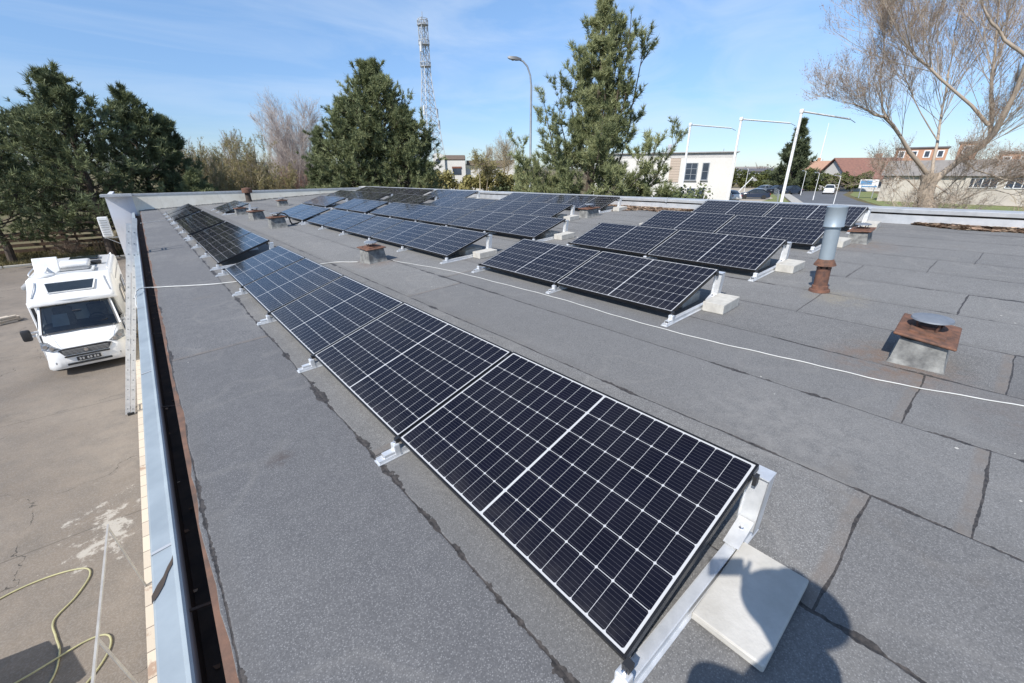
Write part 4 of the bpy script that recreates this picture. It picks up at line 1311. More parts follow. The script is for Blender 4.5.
    # side windows and doors
    dm0 = Matrix.Translation((-1.035, .88, 0)) @ Matrix.Rotation(0, 4, 'Z') @ Matrix.Translation((1.035, -.88, 0))
    for s in (-1, 1):
        mb = MB()
        mb.add([(s * 1.012, .98, 1.38), (s * 1.012, 1.85, 1.33), (s * .93, 1.82, 1.95), (s * .90, 1.42, 1.95)], [(0, 1, 2, 3)])
        if s < 0:
            mb.v = [tuple(dm0 @ Vector(q)) for q in mb.v]
        mb.build("cab_window", MAT['glass_dark'], t)
        dm = Matrix.Translation((s * 1.035, .88, 0)) @ Matrix.Rotation(0, 4, 'Z') @ Matrix.Translation((-s * 1.035, -.88, 0))
        mb = MB(); mb.bevbox((s * 1.042, 1.37, 0.84), (0.05, 1.0, 0.92), .015, 1, m=dm)
        d = mb.build("cab_door", W, t)
        mb = MB(); mb.bevbox((s * 1.075, 1.75, 1.14), (0.03, 0.16, 0.035), 0.008, 1, m=dm); mb.build("handle", MAT['black_plastic'], d)
        for y, z, w, h in ((3.3, 1.75, 0.9, 0.5), (5.3, 1.75, 1.0, 0.5)):
            mb = MB(); mb.bevbox((s * 1.11, y, z), (0.03, w, h), 0.012, 1); wd = mb.build("side_window", MAT['glass_dark'], t)
            mb = MB()
            for dz in (-1, 1):
                mb.box((s * 1.118, y, z + dz * (h / 2 + .015)), (0.03, w + .06, .03))
            for dy in (-1, 1):
                mb.box((s * 1.118, y + dy * (w / 2 + .015), z), (0.03, .03, h))
            mb.build("frame", MAT['grey_fascia'], wd)
        mb = MB()
        mb.tube([(s * .62, .09, 1.0), (s * .70, .40, 1.19), (s * .80, .70, 1.30)], .006, 5).tube([(s * 1.04, .80, .40), (s * 1.045, .82, 1.2), (s * 1.03, .95, 1.36)], .006, 5)
        mb.tube([(s * 1.112, 2.3, .75), (s * 1.112, 6.9, .75)], .010, 5).tube([(s * 1.112, 2.6, 2.45), (s * 1.112, 6.9, 2.45)], .010, 5)
        mb.build("panel_seam", MAT['grey_fascia'], t)
        # mirror
        mb = MB(); mb.bevbox((s * 1.27, .93, 1.28), (0.22, 0.14, 0.36), 0.05, 2)
        mi = mb.build("mirror", MAT['black_plastic'], t, smooth=True)
        mb = MB(); mb.bar((s * .98, 1.0, 1.22), (s * 1.2, .95, 1.24), 0.06).bar((s * .98, 1.0, 1.34), (s * 1.2, .95, 1.34), 0.05); mb.build("arm", MAT['white_plastic'], mi)
        # headlamp, swept back and up
        mb = MB()
        a = [(s * .60, .085, .93), (s * .78, .10, .86), (s * .965, .27, .90), (s * .975, .50, 1.10), (s * .86, .36, 1.12), (s * .74, .20, 1.02)]
        mb.v = [(x + s * 0.012, y - 0.035, z + 0.02) for x, y, z in a] + [(x - s * .05, y + .06, z - .03) for x, y, z in a]
        n = 6
        mb.f = [tuple(range(n)), tuple(reversed(range(n, 2 * n)))] + [(i, i + n, (i + 1) % n + n, (i + 1) % n) for i in range(n)]
        hl_ = mb.build("headlight", MAT['lamp_unit'], t)
        for cx, cy, cz, rr_ in ((.73, .075, .95, .045), (.87, .205, 1.0, .05)):
            mb = MB()
            mb.lathe([(0, -.02), (rr_, -.012), (rr_ * 1.15, .02)], 14, m=Matrix.Translation((s * cx, cy - .02, cz + .02)) @ Matrix.Rotation(R(90), 4, 'X'))
            mb.build("reflector", MAT['chrome'], hl_, smooth=True)
        mb = MB(); mb.bevbox((s * .70, .045, .48), (.16, .05, .09), 0.02, 2); mb.build("fog_light", MAT['lamp_glass'], t)
        wheel(t, s * .92, 1.0); wheel(t, s * .95, 5.2)
    mb = MB()
    mb.v = [(-.62, .035, .86), (-.52, -.005, .70), (.52, -.005, .70), (.62, .035, .86), (.5, .02, .90), (-.5, .02, .90)]
    mb.v = [(x, y - .012, z) for x, y, z in mb.v] + [(x, y + .08, z) for x, y, z in mb.v]
    mb.f = [tuple(range(6)), tuple(reversed(range(6, 12)))] + [(i, i + 6, (i + 1) % 6 + 6, (i + 1) % 6) for i in range(6)]
    g = mb.build("grille", MAT['black_plastic'], t)
    mb = MB()
    for z in (.735, .775, .815, .85):
        mb.bar((-.54, -.008, z), (.54, -.008, z), 0.012, 0.010)
    mb.build("slat", MAT['grey_fascia'], g)
    mb = MB(); mb.lathe([(0, -.012), (.05, -.012), (.055, 0), (.055, .01)], 20, m=Matrix.Translation((0, -.022, .79)) @ Matrix.Rotation(-math.pi / 2, 4, 'X')); mb.build("emblem", MAT['chrome'], g, smooth=True)
    mb = MB(); mb.bevbox((0, -.012, .648), (1.06, .06, .045), .008, 1); mb.bevbox((0, -.012, .40), (1.05, .07, .06), .008, 1); mb.build("bumper_intake", MAT['black_plastic'], t)
    mb = MB(); mb.bevbox((0, -.028, .53), (.56, .02, .13), .006, 1); pl = mb.build("number_plate", MAT['black_plastic'], t)
    mb = MB()
    for i, x in enumerate((-.2, -.13, -.02, .05, .14, .21)):
        mb.box((x, -.0395, .53), (.045, .003, .07))
    mb.build("characters", MAT['grey_fascia'], pl)
    # on the roof
    mb = MB(); mb.bevbox((.05, 4.2, 2.86), (.85, 1.1, .2), .09, 3); mb.build("air_conditioner", MAT['white_plastic'], t, smooth=True)
    mb = MB(); mb.bevbox((.12, 3.2, 2.80), (.85, .75, .07), .03, 1); h = mb.build("roof_hatch", MAT['glass_dark'], t)
    mb = MB()
    for a, b in (((-.34, 2.8), (.58, 2.8)), ((.58, 2.8), (.58, 3.6)), ((.58, 3.6), (-.34, 3.6)), ((-.34, 3.6), (-.34, 2.8))):
        mb.bar((*a, 2.79), (*b, 2.79), 0.06, 0.06)
    mb.build("frame", MAT['white_plastic'], h)
    mb = MB(); mb.lathe([(.26, 0), (.24, .05), (.1, .09), (.06, .14), (0, .14)], 20, (-.62, 2.75, 2.75)); dsh = mb.build("dish_mount", MAT['white_plastic'], t, smooth=True)
    mb = MB()
    mb.bevbox((0, 0, 0), (.62, .06, .62), .02, 2, m=Matrix.Translation((-.55, 3.25, 3.02)) @ Matrix.Rotation(R(-38), 4, 'X'))
    mb.bar((-.6, 2.8, 2.86), (-.56, 3.2, 2.95), .06)
    mb.build("flat_antenna", MAT['white_plastic'], dsh)
    mb = MB(); mb.bevbox((.62, 4.5, 2.82), (.3, .3, .12), .04, 2); mb.build("roof_vent", MAT['black_plastic'], t)
    mb = MB(); mb.bevbox((.2, 6.0, 2.80), (.9, .7, .07), .03, 1); mb.build("rear_hatch", MAT['glass_dark'], t)
    for s in (-1, 1):
        mb = MB()
        mb.tube(smooth_path([(s * .98, 2.85, 2.74), (s * .98, 2.95, 2.86), (s * .98, 4.5, 2.87), (s * .98, 6.5, 2.86), (s * .98, 6.7, 2.74)], 4), .018, 6)
        mb.build("roof_rail", MAT['alu'], t, smooth=True)
    mb = MB(); mb.bevbox((-1.17, 4.3, 2.45), (.14, 3.4, .14), .04, 2); mb.build("awning_case", MAT['grey_fascia'], t, smooth=True)
    mb = MB()
    for z in (.9, 1.5):
        mb.tube([(1.05, 7.02, z), (1.05, 7.22, z + .1), (-1.05, 7.22, z + .1), (-1.05, 7.02, z)], .02, 6)
    mb.build("cycle_rack", MAT['alu'], t)
motorhome()

def parked_car(label, loc, rz, paint, cat="car", group=None, h=1.0):
    t = thing("parked_car", label, cat, loc, rz, group)
    S = [section(0.0, .35, .62, .60, .56, rc=.1), section(.06, .24, .74, .80, .70, rc=.12), section(.3, .2, .84 * h, .87, .76, rc=.14), section(1.15, .2, .96 * h, .89, .78, rc=.14), section(3.2, .2, .98 * h, .89, .78, rc=.14), section(3.95, .2, 1.0 * h, .88, .76, rc=.14), section(4.2, .26, .92 * h, .84, .72, rc=.14), section(4.28, .36, .7, .76, .66, rc=.1)]
    mb = MB(); mb.loft(S); b = mb.build("body", paint, t, smooth=True)
    S = [section(1.05, .85 * h, .96 * h, .74, .72, rc=.03, crown=0), section(1.75, .85 * h, 1.38 * h, .78, .60, rc=.1), section(2.4, .85 * h, 1.46 * h, .78, .60, rc=.12), section(3.2, .85 * h, 1.42 * h, .78, .58, rc=.1), section(4.05, .85 * h, 1.0 * h, .74, .66, rc=.03, crown=0)]
    mb = MB(); mb.loft(S); mb.build("window_band", MAT['glass_dark'], t, smooth=True)
    S = [section(1.85, 1.36 * h, 1.42 * h, .60, .54, rc=.03), section(2.4, 1.40 * h, 1.49 * h, .60, .54, rc=.04), section(3.1, 1.38 * h, 1.46 * h, .59, .53, rc=.03)]
    mb = MB(); mb.loft(S)
    for s in (-1, 1):
        mb.bar((s * .77, 1.2, .97 * h), (s * .60, 1.86, 1.40 * h), .05).bar((s * .60, 3.12, 1.42 * h), (s * .74, 3.9, 1.0 * h), .07).bar((s * .78, 2.42, .97 * h), (s * .60, 2.42, 1.43 * h), .05)
    mb.build("roof", paint, t, smooth=True)
    for s in (-1, 1):
        for y in (.82, 3.42):
            wheel(t, s * .8, y, .31, .2)
        mb = MB(); mb.bevbox((s * .62, .06, .66), (.3, .14, .13), .04, 2); mb.build("headlight", MAT['lamp_glass'], t)
        mb = MB(); mb.bevbox((s * .68, 4.22, .76), (.22, .1, .16), .03, 1); mb.build("tail_light", mat("red_lens", (.35, .02, .02), None, .2), t)
        mb = MB(); mb.bevbox((s * .95, 1.35, 1.0 * h), (.18, .1, .12), .03, 1); mb.build("mirror", paint, t)
    mb = MB(); mb.box((0, 4.285, .6), (.5, .012, .11)); mb.build("number_plate", MAT['white_plastic'], t)
    return t
P_DARK = mat("dark_blue_car_paint", (0.02, 0.025, 0.04), None, 0.15)
P_BLACK = mat("black_car_paint", (0.012, 0.012, 0.014), None, 0.15)
P_SILVER = mat("silver_car_paint", (0.45, 0.47, 0.49), None, 0.22, 0.6)
# unseen stand-in left of the frame, added for its shadow in the yard
parked_car("unseen dark car added left of the picture to cast the yard shadow", (-5.55, 2.3, GL + 0.004), R(-8), P_DARK, h=1.06)
parked_car("dark car with a silver nose parked beside the white modern building", (71.3, 29.6, GS), R(205), P_DARK)
parked_car("white van-like car half hidden behind the building corner", (66.6, 30.6, GS), R(150), MAT['white_paint'])
parked_car("silver-grey car left of the spruce in the car park", (89.4, 34.2, GS), R(250), P_SILVER)
parked_car("black car parked under the spruce", (88.4, 31.6, GS), R(246), P_BLACK, h=1.08)
parked_car("second black car under the spruce, nearer the white flagpole", (89.4, 29.6, GS), R(250), P_DARK)
parked_car("white hatchback driving away down the curving street", (95.4, 24.0, GS), R(-78), MAT['white_paint'], h=1.08)

# ------------------------------------------------------------------ beyond the parapet: poles, lamp, mast
def banner_pole(top, end, label, i):
    b = (top[0], top[1] , gz(top[0], top[1]))
    t = thing("banner_pole", label, "flagpole", b, 0, "white poles with a sideways arm")
    h = top[2] - b[2]
    a = Vector(end) - Vector(b)
    mb = MB(); mb.lathe([(0.11, 0), (0.11, .25), (0.078, .3), (0.066, h), (0.0, h + .02)], 16); mb.build("pole", MAT['white_pole'], t, smooth=True)
    mb = MB(); mb.tube([(0, 0, h - .06), tuple(a)], 0.042, 10); mb.build("arm", MAT['white_pole'], t, smooth=True)
    mb = MB(); mb.bevbox((0, 0, h - .05), (.18, .18, .2), .04, 2); mb.build("elbow", MAT['white_pole'], t, smooth=True)
    d = (a - Vector((0, 0, h))).normalized()
    mb = MB(); mb.tube([tuple(a + Vector((0, 0, 0))), tuple(a + d * .5 + Vector((0, 0, -.12)))], 0.014, 6); mb.build("halyard", MAT['grey_steel'], t)
banner_pole((28.08, 15.51, 4.53), (31.82, 14.53, 4.40), "white flagpole with sideways arm, standing before the white modern building", 0)
banner_pole((27.2, 11.9, 4.51), (30.75, 10.49, 4.35), "white flagpole with sideways arm, at the right corner of the white building", 1)
banner_pole((25.68, 8.31, 4.48), (29.16, 7.07, 4.20), "white flagpole with sideways arm, standing before the spruce", 2)

def street_lamp():
    x, y = 19.4, 21.6
    z0 = gz(x, y)
    t = thing("street_lamp", "curved grey street lamp rising beside the tall pine", "street lamp", (x, y, z0))
    H = 7.75 - z0
    dx, dy = -0.72, 0.58
    mb = MB()
    pts = [(0, 0, 0), (0, 0, 1.2), (0, 0, 1.25), (0, 0, H - 1.2)]
    rr = [.12, .12, .085, .065]
    for a in (25, 50, 75):
        f = 1 - math.cos(R(a))
        pts.append((dx * f * .75, dy * f * .75, H - 1.2 + 1.35 * math.sin(R(a)))); rr.append(.052)
    pts.append((dx * .9, dy * .9, H + .22)); rr.append(.045)
    mb.tube(pts, rr, 12)
    mb.build("pole", MAT['grey_steel'], t, smooth=True)
    m = Matrix.Translation((dx * 1.12, dy * 1.12, H + .24)) @ Matrix.Rotation(math.atan2(dy, dx), 4, 'Z') @ Matrix.Rotation(R(-8), 4, 'Y')
    mb = MB()
    mb.loft([[(-.42, -.07, -.03), (-.42, .07, -.03), (-.42, .06, .06), (-.42, -.06, .06)], [(-.1, -.15, -.07), (-.1, .15, -.07), (-.1, .1, .11), (-.1, -.1, .11)], [(.3, -.14, -.06), (.3, .14, -.06), (.3, .08, .08), (.3, -.08, .08)], [(.42, -.05, -.02), (.42, .05, -.02), (.42, .04, .03), (.42, -.04, .03)]])
    mb.v = [tuple(m @ Vector(p)) for p in mb.v]
    hd = mb.build("lamp_head", MAT['lamp_housing'], t, smooth=True)
    mb = MB(); mb.lathe([(.0, -.06), (.10, -.03), (.13, .02)], 16, m=m @ Matrix.Translation((.1, 0, -.07))); mb.build("lens", MAT['lamp_glass'], hd, smooth=True)
street_lamp()

def lattice_mast():
    x, y = 64.9, 111.7
    z0 = gz(x, y)
    t = thing("lattice_mast", "tall grey lattice telecom mast rising behind the pines", "mast", (x, y, z0))
    H = 37.2 - z0
    mb = MB(); mc = MB()
    def hw(z):
        return 0.85 + 2.7 * max(0, 1 - z / (H * .72)) ** 1.25
    n = 20
    for s in ((-1, -1), (1, -1), (1, 1), (-1, 1)):
        mb = MB()
        for i in range(n):
            z, w = H * i / n, H * (i + 1) / n
            mb.bar((s[0] * hw(z), s[1] * hw(z), z), (s[0] * hw(w), s[1] * hw(w), w), 0.17)
        mb.build("mast_leg", MAT['mast_steel'], t)
    C4 = ((-1, -1), (1, -1), (1, 1), (-1, 1))
    for i in range(n):
        z, w = H * i / n, H * (i + 1) / n
        for k in range(4):
            a, b = C4[k], C4[(k + 1) % 4]
            mc.bar((a[0] * hw(z), a[1] * hw(z), z), (b[0] * hw(w), b[1] * hw(w), w), 0.085)
            mc.bar((b[0] * hw(z), b[1] * hw(z), z), (a[0] * hw(w), a[1] * hw(w), w), 0.085)
            mc.bar((a[0] * hw(w), a[1] * hw(w), w), (b[0] * hw(w), b[1] * hw(w), w), 0.085)
    mc.build("bracing", MAT['mast_steel'], t)
    for z in (H * .74, H * .86, H * .965):
        mb = MB()
        for k in range(16):
            a, b = 2 * math.pi * k / 16, 2 * math.pi * (k + 1) / 16
            for dz in (0, .9):
                mb.bar((1.35 * math.cos(a), 1.35 * math.sin(a), z + dz), (1.35 * math.cos(b), 1.35 * math.sin(b), z + dz), .12)
            mb.bar((1.35 * math.cos(a), 1.35 * math.sin(a), z), (1.35 * math.cos(a), 1.35 * math.sin(a), z + .9), .08)
        mb.box((0, 0, z), (2, 2, .1))
        mb.build("platform", MAT['mast_steel'], t)
    for (dx, dy, z) in ((-1.5, -.9, H * .84), (1.9, -1.2, H * .47), (2.1, -1.5, H * .40), (-2.2, -1.5, H * .48)):
        mb = MB(); mb.bevbox((dx, dy, z), (.5, .4, 2.2), .08, 1); mb.build("antenna_panel", MAT['white_plastic'], t)
    mb = MB(); mb.bar((0, 0, H), (0, 0, H + 1.4), .12); mb.build("spike", MAT['mast_steel'], t)
lattice_mast()

def far_mast():
    t = thing("radio_mast", "thin pale mast far away to the right of the spruce", "mast", (287.9, 80.7, GR))
    mb = MB(); mb.bar((0, 0, 0), (0, 0, 21), 0.35).bar((0, 0, 21), (0, 0, 27), .18); mb.build("shaft", MAT['white_pole'], t)
    mb = MB(); mb.lathe([(0, 8), (1.4, 8.4), (1.5, 9.4), (0, 9.8)], 14); mb.build("drum", MAT['white_pole'], t)
far_mast()

def small_lamp(x, y, h, label, lean=0):
    t = thing("lamp_post", label, "lamp post", (x, y, GR))
    mb = MB(); mb.lathe([(.06, 0), (.055, .6), (.036, .7), (.028, h)], 10); mb.bar((0, 0, h), (-.3, .2, h + .08), .06); mb.build("pole", MAT['white_pole'], t, smooth=True)
    mb = MB(); mb.bevbox((-.45, .3, h + .1), (.5, .22, .12), .05, 1, R(-35)); mb.build("lamp_head", MAT['grey_steel'], t)
small_lamp(76.5, 31.0, 4.3, "pale lamp post in the car park before the hedge")
small_lamp(89.0, 26.4, 3.9, "pale lamp post between the spruce and the gabled house")
small_lamp(75.5, 20.6, 3.7, "lamp post by the street left of the white hatchback")
small_lamp(57.5, 13.6, 3.5, "pale lamp post on the street edge behind the grey flue")
def boom():
    t = thing("barrier", "raised white barrier boom by the car park entrance", "barrier", (66.6, 28.0, GR))
    mb = MB(); mb.bevbox((0, 0, .5), (.35, .35, 1.0), .04, 1); mb.build("post", MAT['grey_fascia'], t)
    mb = MB(); mb.bar((0, 0, .95), (1.6, -1.2, 3.2), .09); mb.build("boom", MAT['white_pole'], t)
boom()
def street_rail():
    t = thing("railing", "grey street railing below the spruce along the pavement", "railing", (80, 25, GR))
    pts = [(64, 21.4), (72, 24.2), (80, 27.0), (88, 30.4)]
    for z in (.45, .85, 1.1):
        mb = MB()
        for a, b in zip(pts, pts[1:]):
            mb.bar((a[0] - 80, a[1] - 25, z), (b[0] - 80, b[1] - 25, z), .07)
        mb.build("rail", MAT['grey_steel'], t)
    for i in range(13):
        f = i / 12 * 3
        k = min(2, int(f)); q = f - k
        x, y = pts[k][0] + (pts[k + 1][0] - pts[k][0]) * q, pts[k][1] + (pts[k + 1][1] - pts[k][1]) * q
        mb = MB(); mb.box((x - 80, y - 25, .55), (.07, .07, 1.1)); mb.build("post", MAT['grey_steel'], t)
street_rail()
def sign_board():
    t = thing("billboard", "blue and white board standing by the bend before the red-roofed house", "billboard", (86.0, 16.6, GR), R(-80))
    for x in (-.8, .8):
        mb = MB(); mb.box((x, 0, 1.0), (.12, .12, 2.0)); mb.build("post", MAT['grey_steel'], t)
    mb = MB(); mb.bevbox((0, 0, 2.1), (2.3, .1, 1.3), .02, 1); pn = mb.build("panel", MAT['white_plastic'], t)
    mb = MB(); mb.box((-.35, -.06, 2.3), (1.4, .012, .6)).box((.1, -.06, 1.72), (1.9, .012, .2)); mb.build("blue_field", mat("blue_print", (.10, .26, .46), None, .5), pn)
sign_board()

# ------------------------------------------------------------------ buildings across the street
def modern_building():
    a = R(62)
    rz = -a                      # local +x runs to the right along the facade, +y away from us
    t = thing("modern_building", "white two-storey modern building with grey roof band and brown board strip", "building", (56.48, 30.05, GR), rz)
    x0, x1, d, H = -13.0, 5.1, 11.0, 6.32
    mb = MB(); mb.box(((x0 + x1) / 2, d / 2, (H - .65) / 2), (x1 - x0, d, H - .65)); mb.build("wall", MAT['white_render'], t)
    mb = MB(); mb.box(((x0 + x1) / 2, d / 2 + 0.02, H - .32), (x1 - x0 - .12, d - .06, .64)); mb.build("roof_band", mat("pale_grey_band", (.50, .49, .47), None, .8), t)
    mb = MB(); mb.box(((x0 + x1) / 2, d / 2, H + .03), (x1 - x0 + .5, d + .5, .12)); mb.build("roof", MAT['grey_fascia'], t)
    mb = MB(); mb.box((-2.2, -.03, 4.17), (1.28, .06, 3.0)); mb.build("cladding", MAT['cladding'], t)
    for (u0, u1, z0, z1, nv, nh) in ((-.80, .62, 2.95, 5.05, 2, 3), (1.25, 2.02, 2.98, 5.05, 1, 2), (-.25, .72, .55, 1.9, 1, 1), (1.12, 1.9, .6, 1.95, 1, 1)):
        mb = MB(); mb.box(((u0 + u1) / 2, .02, (z0 + z1) / 2), (u1 - u0, .1, z1 - z0)); w = mb.build("window", MAT['glass_house'], t)
        mb = MB()
        for u in (u0, u1):
            mb.box((u, -.04, (z0 + z1) / 2), (.09, .1, z1 - z0 + .09))
        for z in (z0, z1):
            mb.box(((u0 + u1) / 2, -.04, z), (u1 - u0 - .09, .1, .09))
        for k in range(1, nv):
            mb.box((u0 + (u1 - u0) * k / nv, -.038, (z0 + z1) / 2), (.06, .08, z1 - z0 - .09))
        for k in range(1, nh):
            mb.box(((u0 + u1) / 2, -.036, z0 + (z1 - z0) * k / nh), (u1 - u0 - .09, .07, .05))
        mb.build("frame", MAT['grey_steel'], w)
        mb = MB(); mb.box(((u0 + u1) / 2, -.1, z0 - .09), (u1 - u0 + .2, .22, .06)); mb.build("sill", MAT['grey_fascia'], w)
    mb = MB(); mb.bar((3.6, 3, H), (3.6, 3, H + .5), .08); mb.build("roof_vent", MAT['grey_steel'], t)
    mb = MB(); mb.bevbox((-3.3, 3, H + .6), (.5, .5, 1.2), .05, 1); mb.build("chimney", mat("pale_stack", (.45, .46, .5), None, .8), t)
modern_building()

def white_house():
    rz = -R(35)
    t = thing("white_house", "white flat-gabled house with round window seen between the pines", "house", (39.24, 56.87, GR), rz)
    z = lambda q: q - GR
    mb = MB(); mb.prism([(-5.5, 0), (-3.75, 0), (-3.75, z(3.9)), (-4.9, z(4.25)), (-5.5, z(3.95))], 0, 8); mb.build("gable_wall", MAT['white_render'], t)
    mb = MB(); mb.box((-2.2, 4.2, z(3.2) / 2), (3.1, 7.6, z(3.2))); mb.box((3.2, 4.8, z(2.0) / 2), (7.8, 7, z(2.0))); mb.build("wall", MAT['white_render'], t)
    mb = MB(); mb.box((-2.3, 4.25, z(3.62)), (3.2, 7.9, .62)); mb.build("roof", mat("brown_fascia", (.22, .17, .14), None, .8), t)
    mb = MB(); mb.prism([(-.5, z(2.6)), (5.0, z(2.2)), (7.0, z(3.0)), (7.0, z(3.25)), (5.0, z(3.2)), (-.5, z(3.2))], 1.22, 8.5); mb.build("porch_roof", mat("brown_roof_edge", (.20, .155, .12), None, .8), t)
    mb = MB(); mb.prism([(5.0, z(2.0)), (7.1, z(2.0)), (7.1, z(2.95))], 1.3, 8); mb.build("right_gable", MAT['white_render'], t)
    mb = MB(); mb.lathe([(0, -.05), (.34, -.05), (.36, .05)], 18, m=Matrix.Translation((-4.75, 0, z(3.1))) @ Matrix.Rotation(R(90), 4, 'X')); mb.build("round_window", MAT['glass_house'], t)
    mb = MB(); mb.box((-2.0, .36, z(1.75)), (1.3, .1, 1.1)); w = mb.build("window", MAT['glass_house'], t)
    mb = MB(); mb.box((-2.0, .33, z(2.2)), (1.45, .12, .25)); mb.build("frame", mat("brown_window_frame", (.2, .08, .05), None, .7), w)
white_house()

def gable_house(name, label, loc, rz, w, d, eave, ridge, wallm, roofm, windows=3, chim=True, cat="house"):
    """ridge along local x"""
    t = thing(name, label, cat, loc, rz)
    mb = MB()
    mb.add([(-w / 2, -d / 2, 0), (w / 2, -d / 2, 0), (w / 2, d / 2, 0), (-w / 2, d / 2, 0), (-w / 2, -d / 2, eave), (w / 2, -d / 2, eave), (w / 2, d / 2, eave), (-w / 2, d / 2, eave), (-w / 2, 0, ridge), (w / 2, 0, ridge)],
           [(0, 1, 5, 4), (2, 3, 7, 6), (0, 4, 8, 7, 3), (1, 2, 6, 9, 5)])
    mb.build("wall", wallm, t)
    o = .5
    k = (ridge - eave) / (d / 2)
    mb = MB()
    for s in (-1, 1):
        a = [(-w / 2 - o, s * (d / 2 + o), eave - k * o + .06), (w / 2 + o, s * (d / 2 + o), eave - k * o + .06), (w / 2 + o, 0, ridge + .06), (-w / 2 - o, 0, ridge + .06)]
        mb.add(a + [(x, y, z + .2) for x, y, z in a], [(0, 1, 2, 3), (7, 6, 5, 4), (0, 4, 5, 1), (1, 5, 6, 2), (2, 6, 7, 3), (3, 7, 4, 0)])
    rf = mb.build("roof", roofm, t)
    if chim:
        mb = MB(); mb.box((w * .2, .4, ridge + .3), (.8, .8, 1.6)); mb.build("chimney", MAT['orange_wall'], rf)
    for i in range(windows):
        x = -w / 2 + w * (i + .5) / windows
        mb = MB(); mb.box((x, -d / 2 - .01, eave * .55), (min(1.4, w / windows * .5), .1, eave * .4)); wd = mb.build("window", MAT['glass_house'], t)
        mb = MB(); mb.box((x, -d / 2 - .05, eave * .33), (min(1.6, w / windows * .6), .2, .08)); mb.build("sill", MAT['grey_fascia'], wd)
    for yy in (0,):
        mb = MB(); mb.box((-w / 2 - .01, yy, eave * .9), (.1, 1.2, 1.2)); mb.build("window", MAT['glass_house'], t)
    return t
gable_house("red_roofed_house", "low house with a red-brown tiled roof and white gable at the street bend", (118.5, 24.5, GR), R(-40), 13, 9.5, 2.6, 6.2, MAT['white_render'], MAT['red_tile'])
gable_house("far_house", "small far house with pale orange roof glimpsed right of the spruce", (150, 44.0, GR), R(-70), 9, 8, 4.2, 6.2, MAT['white_render'], mat("pale_orange_tile", (.40, .24, .16), (.34, .2, .14), .9, 0, 2))
gable_house("far_house", "far white house with low red roof left of the spruce, above the hedge", (175, 70.0, GR), R(-65), 10, 8, 3.2, 5.0, MAT['white_render'], MAT['grey_roof'], chim=False)
gable_house("low_hall", "long low grey hall showing above the hedge behind the car park", (150, 58.5, GR), R(-68), 30, 9, 3.7, 4.3, MAT['grey_fascia'], MAT['dark_roof'], windows=8, chim=False, cat="hall")

def long_shed():
    """long rendered shed across the street, low wall, sloping grey roof, strip of windows"""
    t = thing("long_shed", "long stained rendered shed with sloping grey roof behind the big bare tree", "shed", (80.0, 0.0, GR), 0)
    y0, y1 = -46.0, 14.0
    mb = MB(); mb.box((5.0, (y0 + y1) / 2, 1.75), (10.0, y1 - y0, 3.5)); mb.build("wall", MAT['shed_wall'], t)
    mb = MB(); mb.prism([(-.5, 3.38), (10.5, 3.38), (8.0, 5.3), (2.2, 5.3)], y0 - .4, y1 + .3)
    mb.v = [(x, y, z) for x, y, z in mb.v]
    mb.build("roof", MAT['grey_roof'], t)
    for i in range(14):
        y = 4.2 - i * 3.4
        mb = MB(); mb.box((0, y, 2.55), (.12, 2.7, 1.0)); w = mb.build("window", MAT['glass_house'], t)
        mb = MB()
        for k in range(5):
            mb.box((-.07, y - 1.35 + k * .675, 2.55), (.08, .09, 1.06))
        for z in (2.02, 3.08):
            mb.box((-.068, y, z), (.08, 2.7, .08))
        mb.build("frame", MAT['white_plastic'], w)
    for i in range(9):
        y = 12.5 - i * 7
        mb = MB(); mb.box((-.12, y, 1.7), (.3, .5, 3.36)); mb.build("buttress", MAT['shed_wall'], t)
long_shed()
def block_of_flats(x, y, w, d, h, rz, label, cols, rows):
    t = thing("apartment_block", label, "apartment block", (x, y, GR), rz)
    mb = MB(); mb.box((0, d / 2, h / 2), (w, d, h)); mb.build("wall", MAT['orange_wall'], t)
    mb = MB(); mb.box((0, d / 2, h + .12), (w + .6, d + .6, .3)); mb.build("roof", MAT['dark_roof'], t)
    for r in range(rows):
        for c in range(cols):
            px, pz = -w / 2 + w * (c + .5) / cols, h * (r + .55) / rows
            mb = MB(); mb.box((px, -.03, pz), (w / cols * .55, .1, h / rows * .55)); wd = mb.build("window", MAT['white_plastic'], t)
            mb = MB(); mb.box((px, -.06, pz), (w / cols * .35, .1, h / rows * .42)); mb.build("pane", MAT['glass_house'], wd)
block_of_flats(147.6, 20.4, 9.4, 9, 8.9, R(-82), "orange apartment block seen through the bare tree's left limbs", 4, 3)
block_of_flats(148.5, 12.5, 3.2, 8, 9.8, R(-85), "narrow orange tower block seen right of the bare tree's fork", 1, 3)
block_of_flats(146.0, 3.0, 8, 8, 7.4, R(-88), "orange apartment block at the right picture edge behind the shed roof", 3, 2)

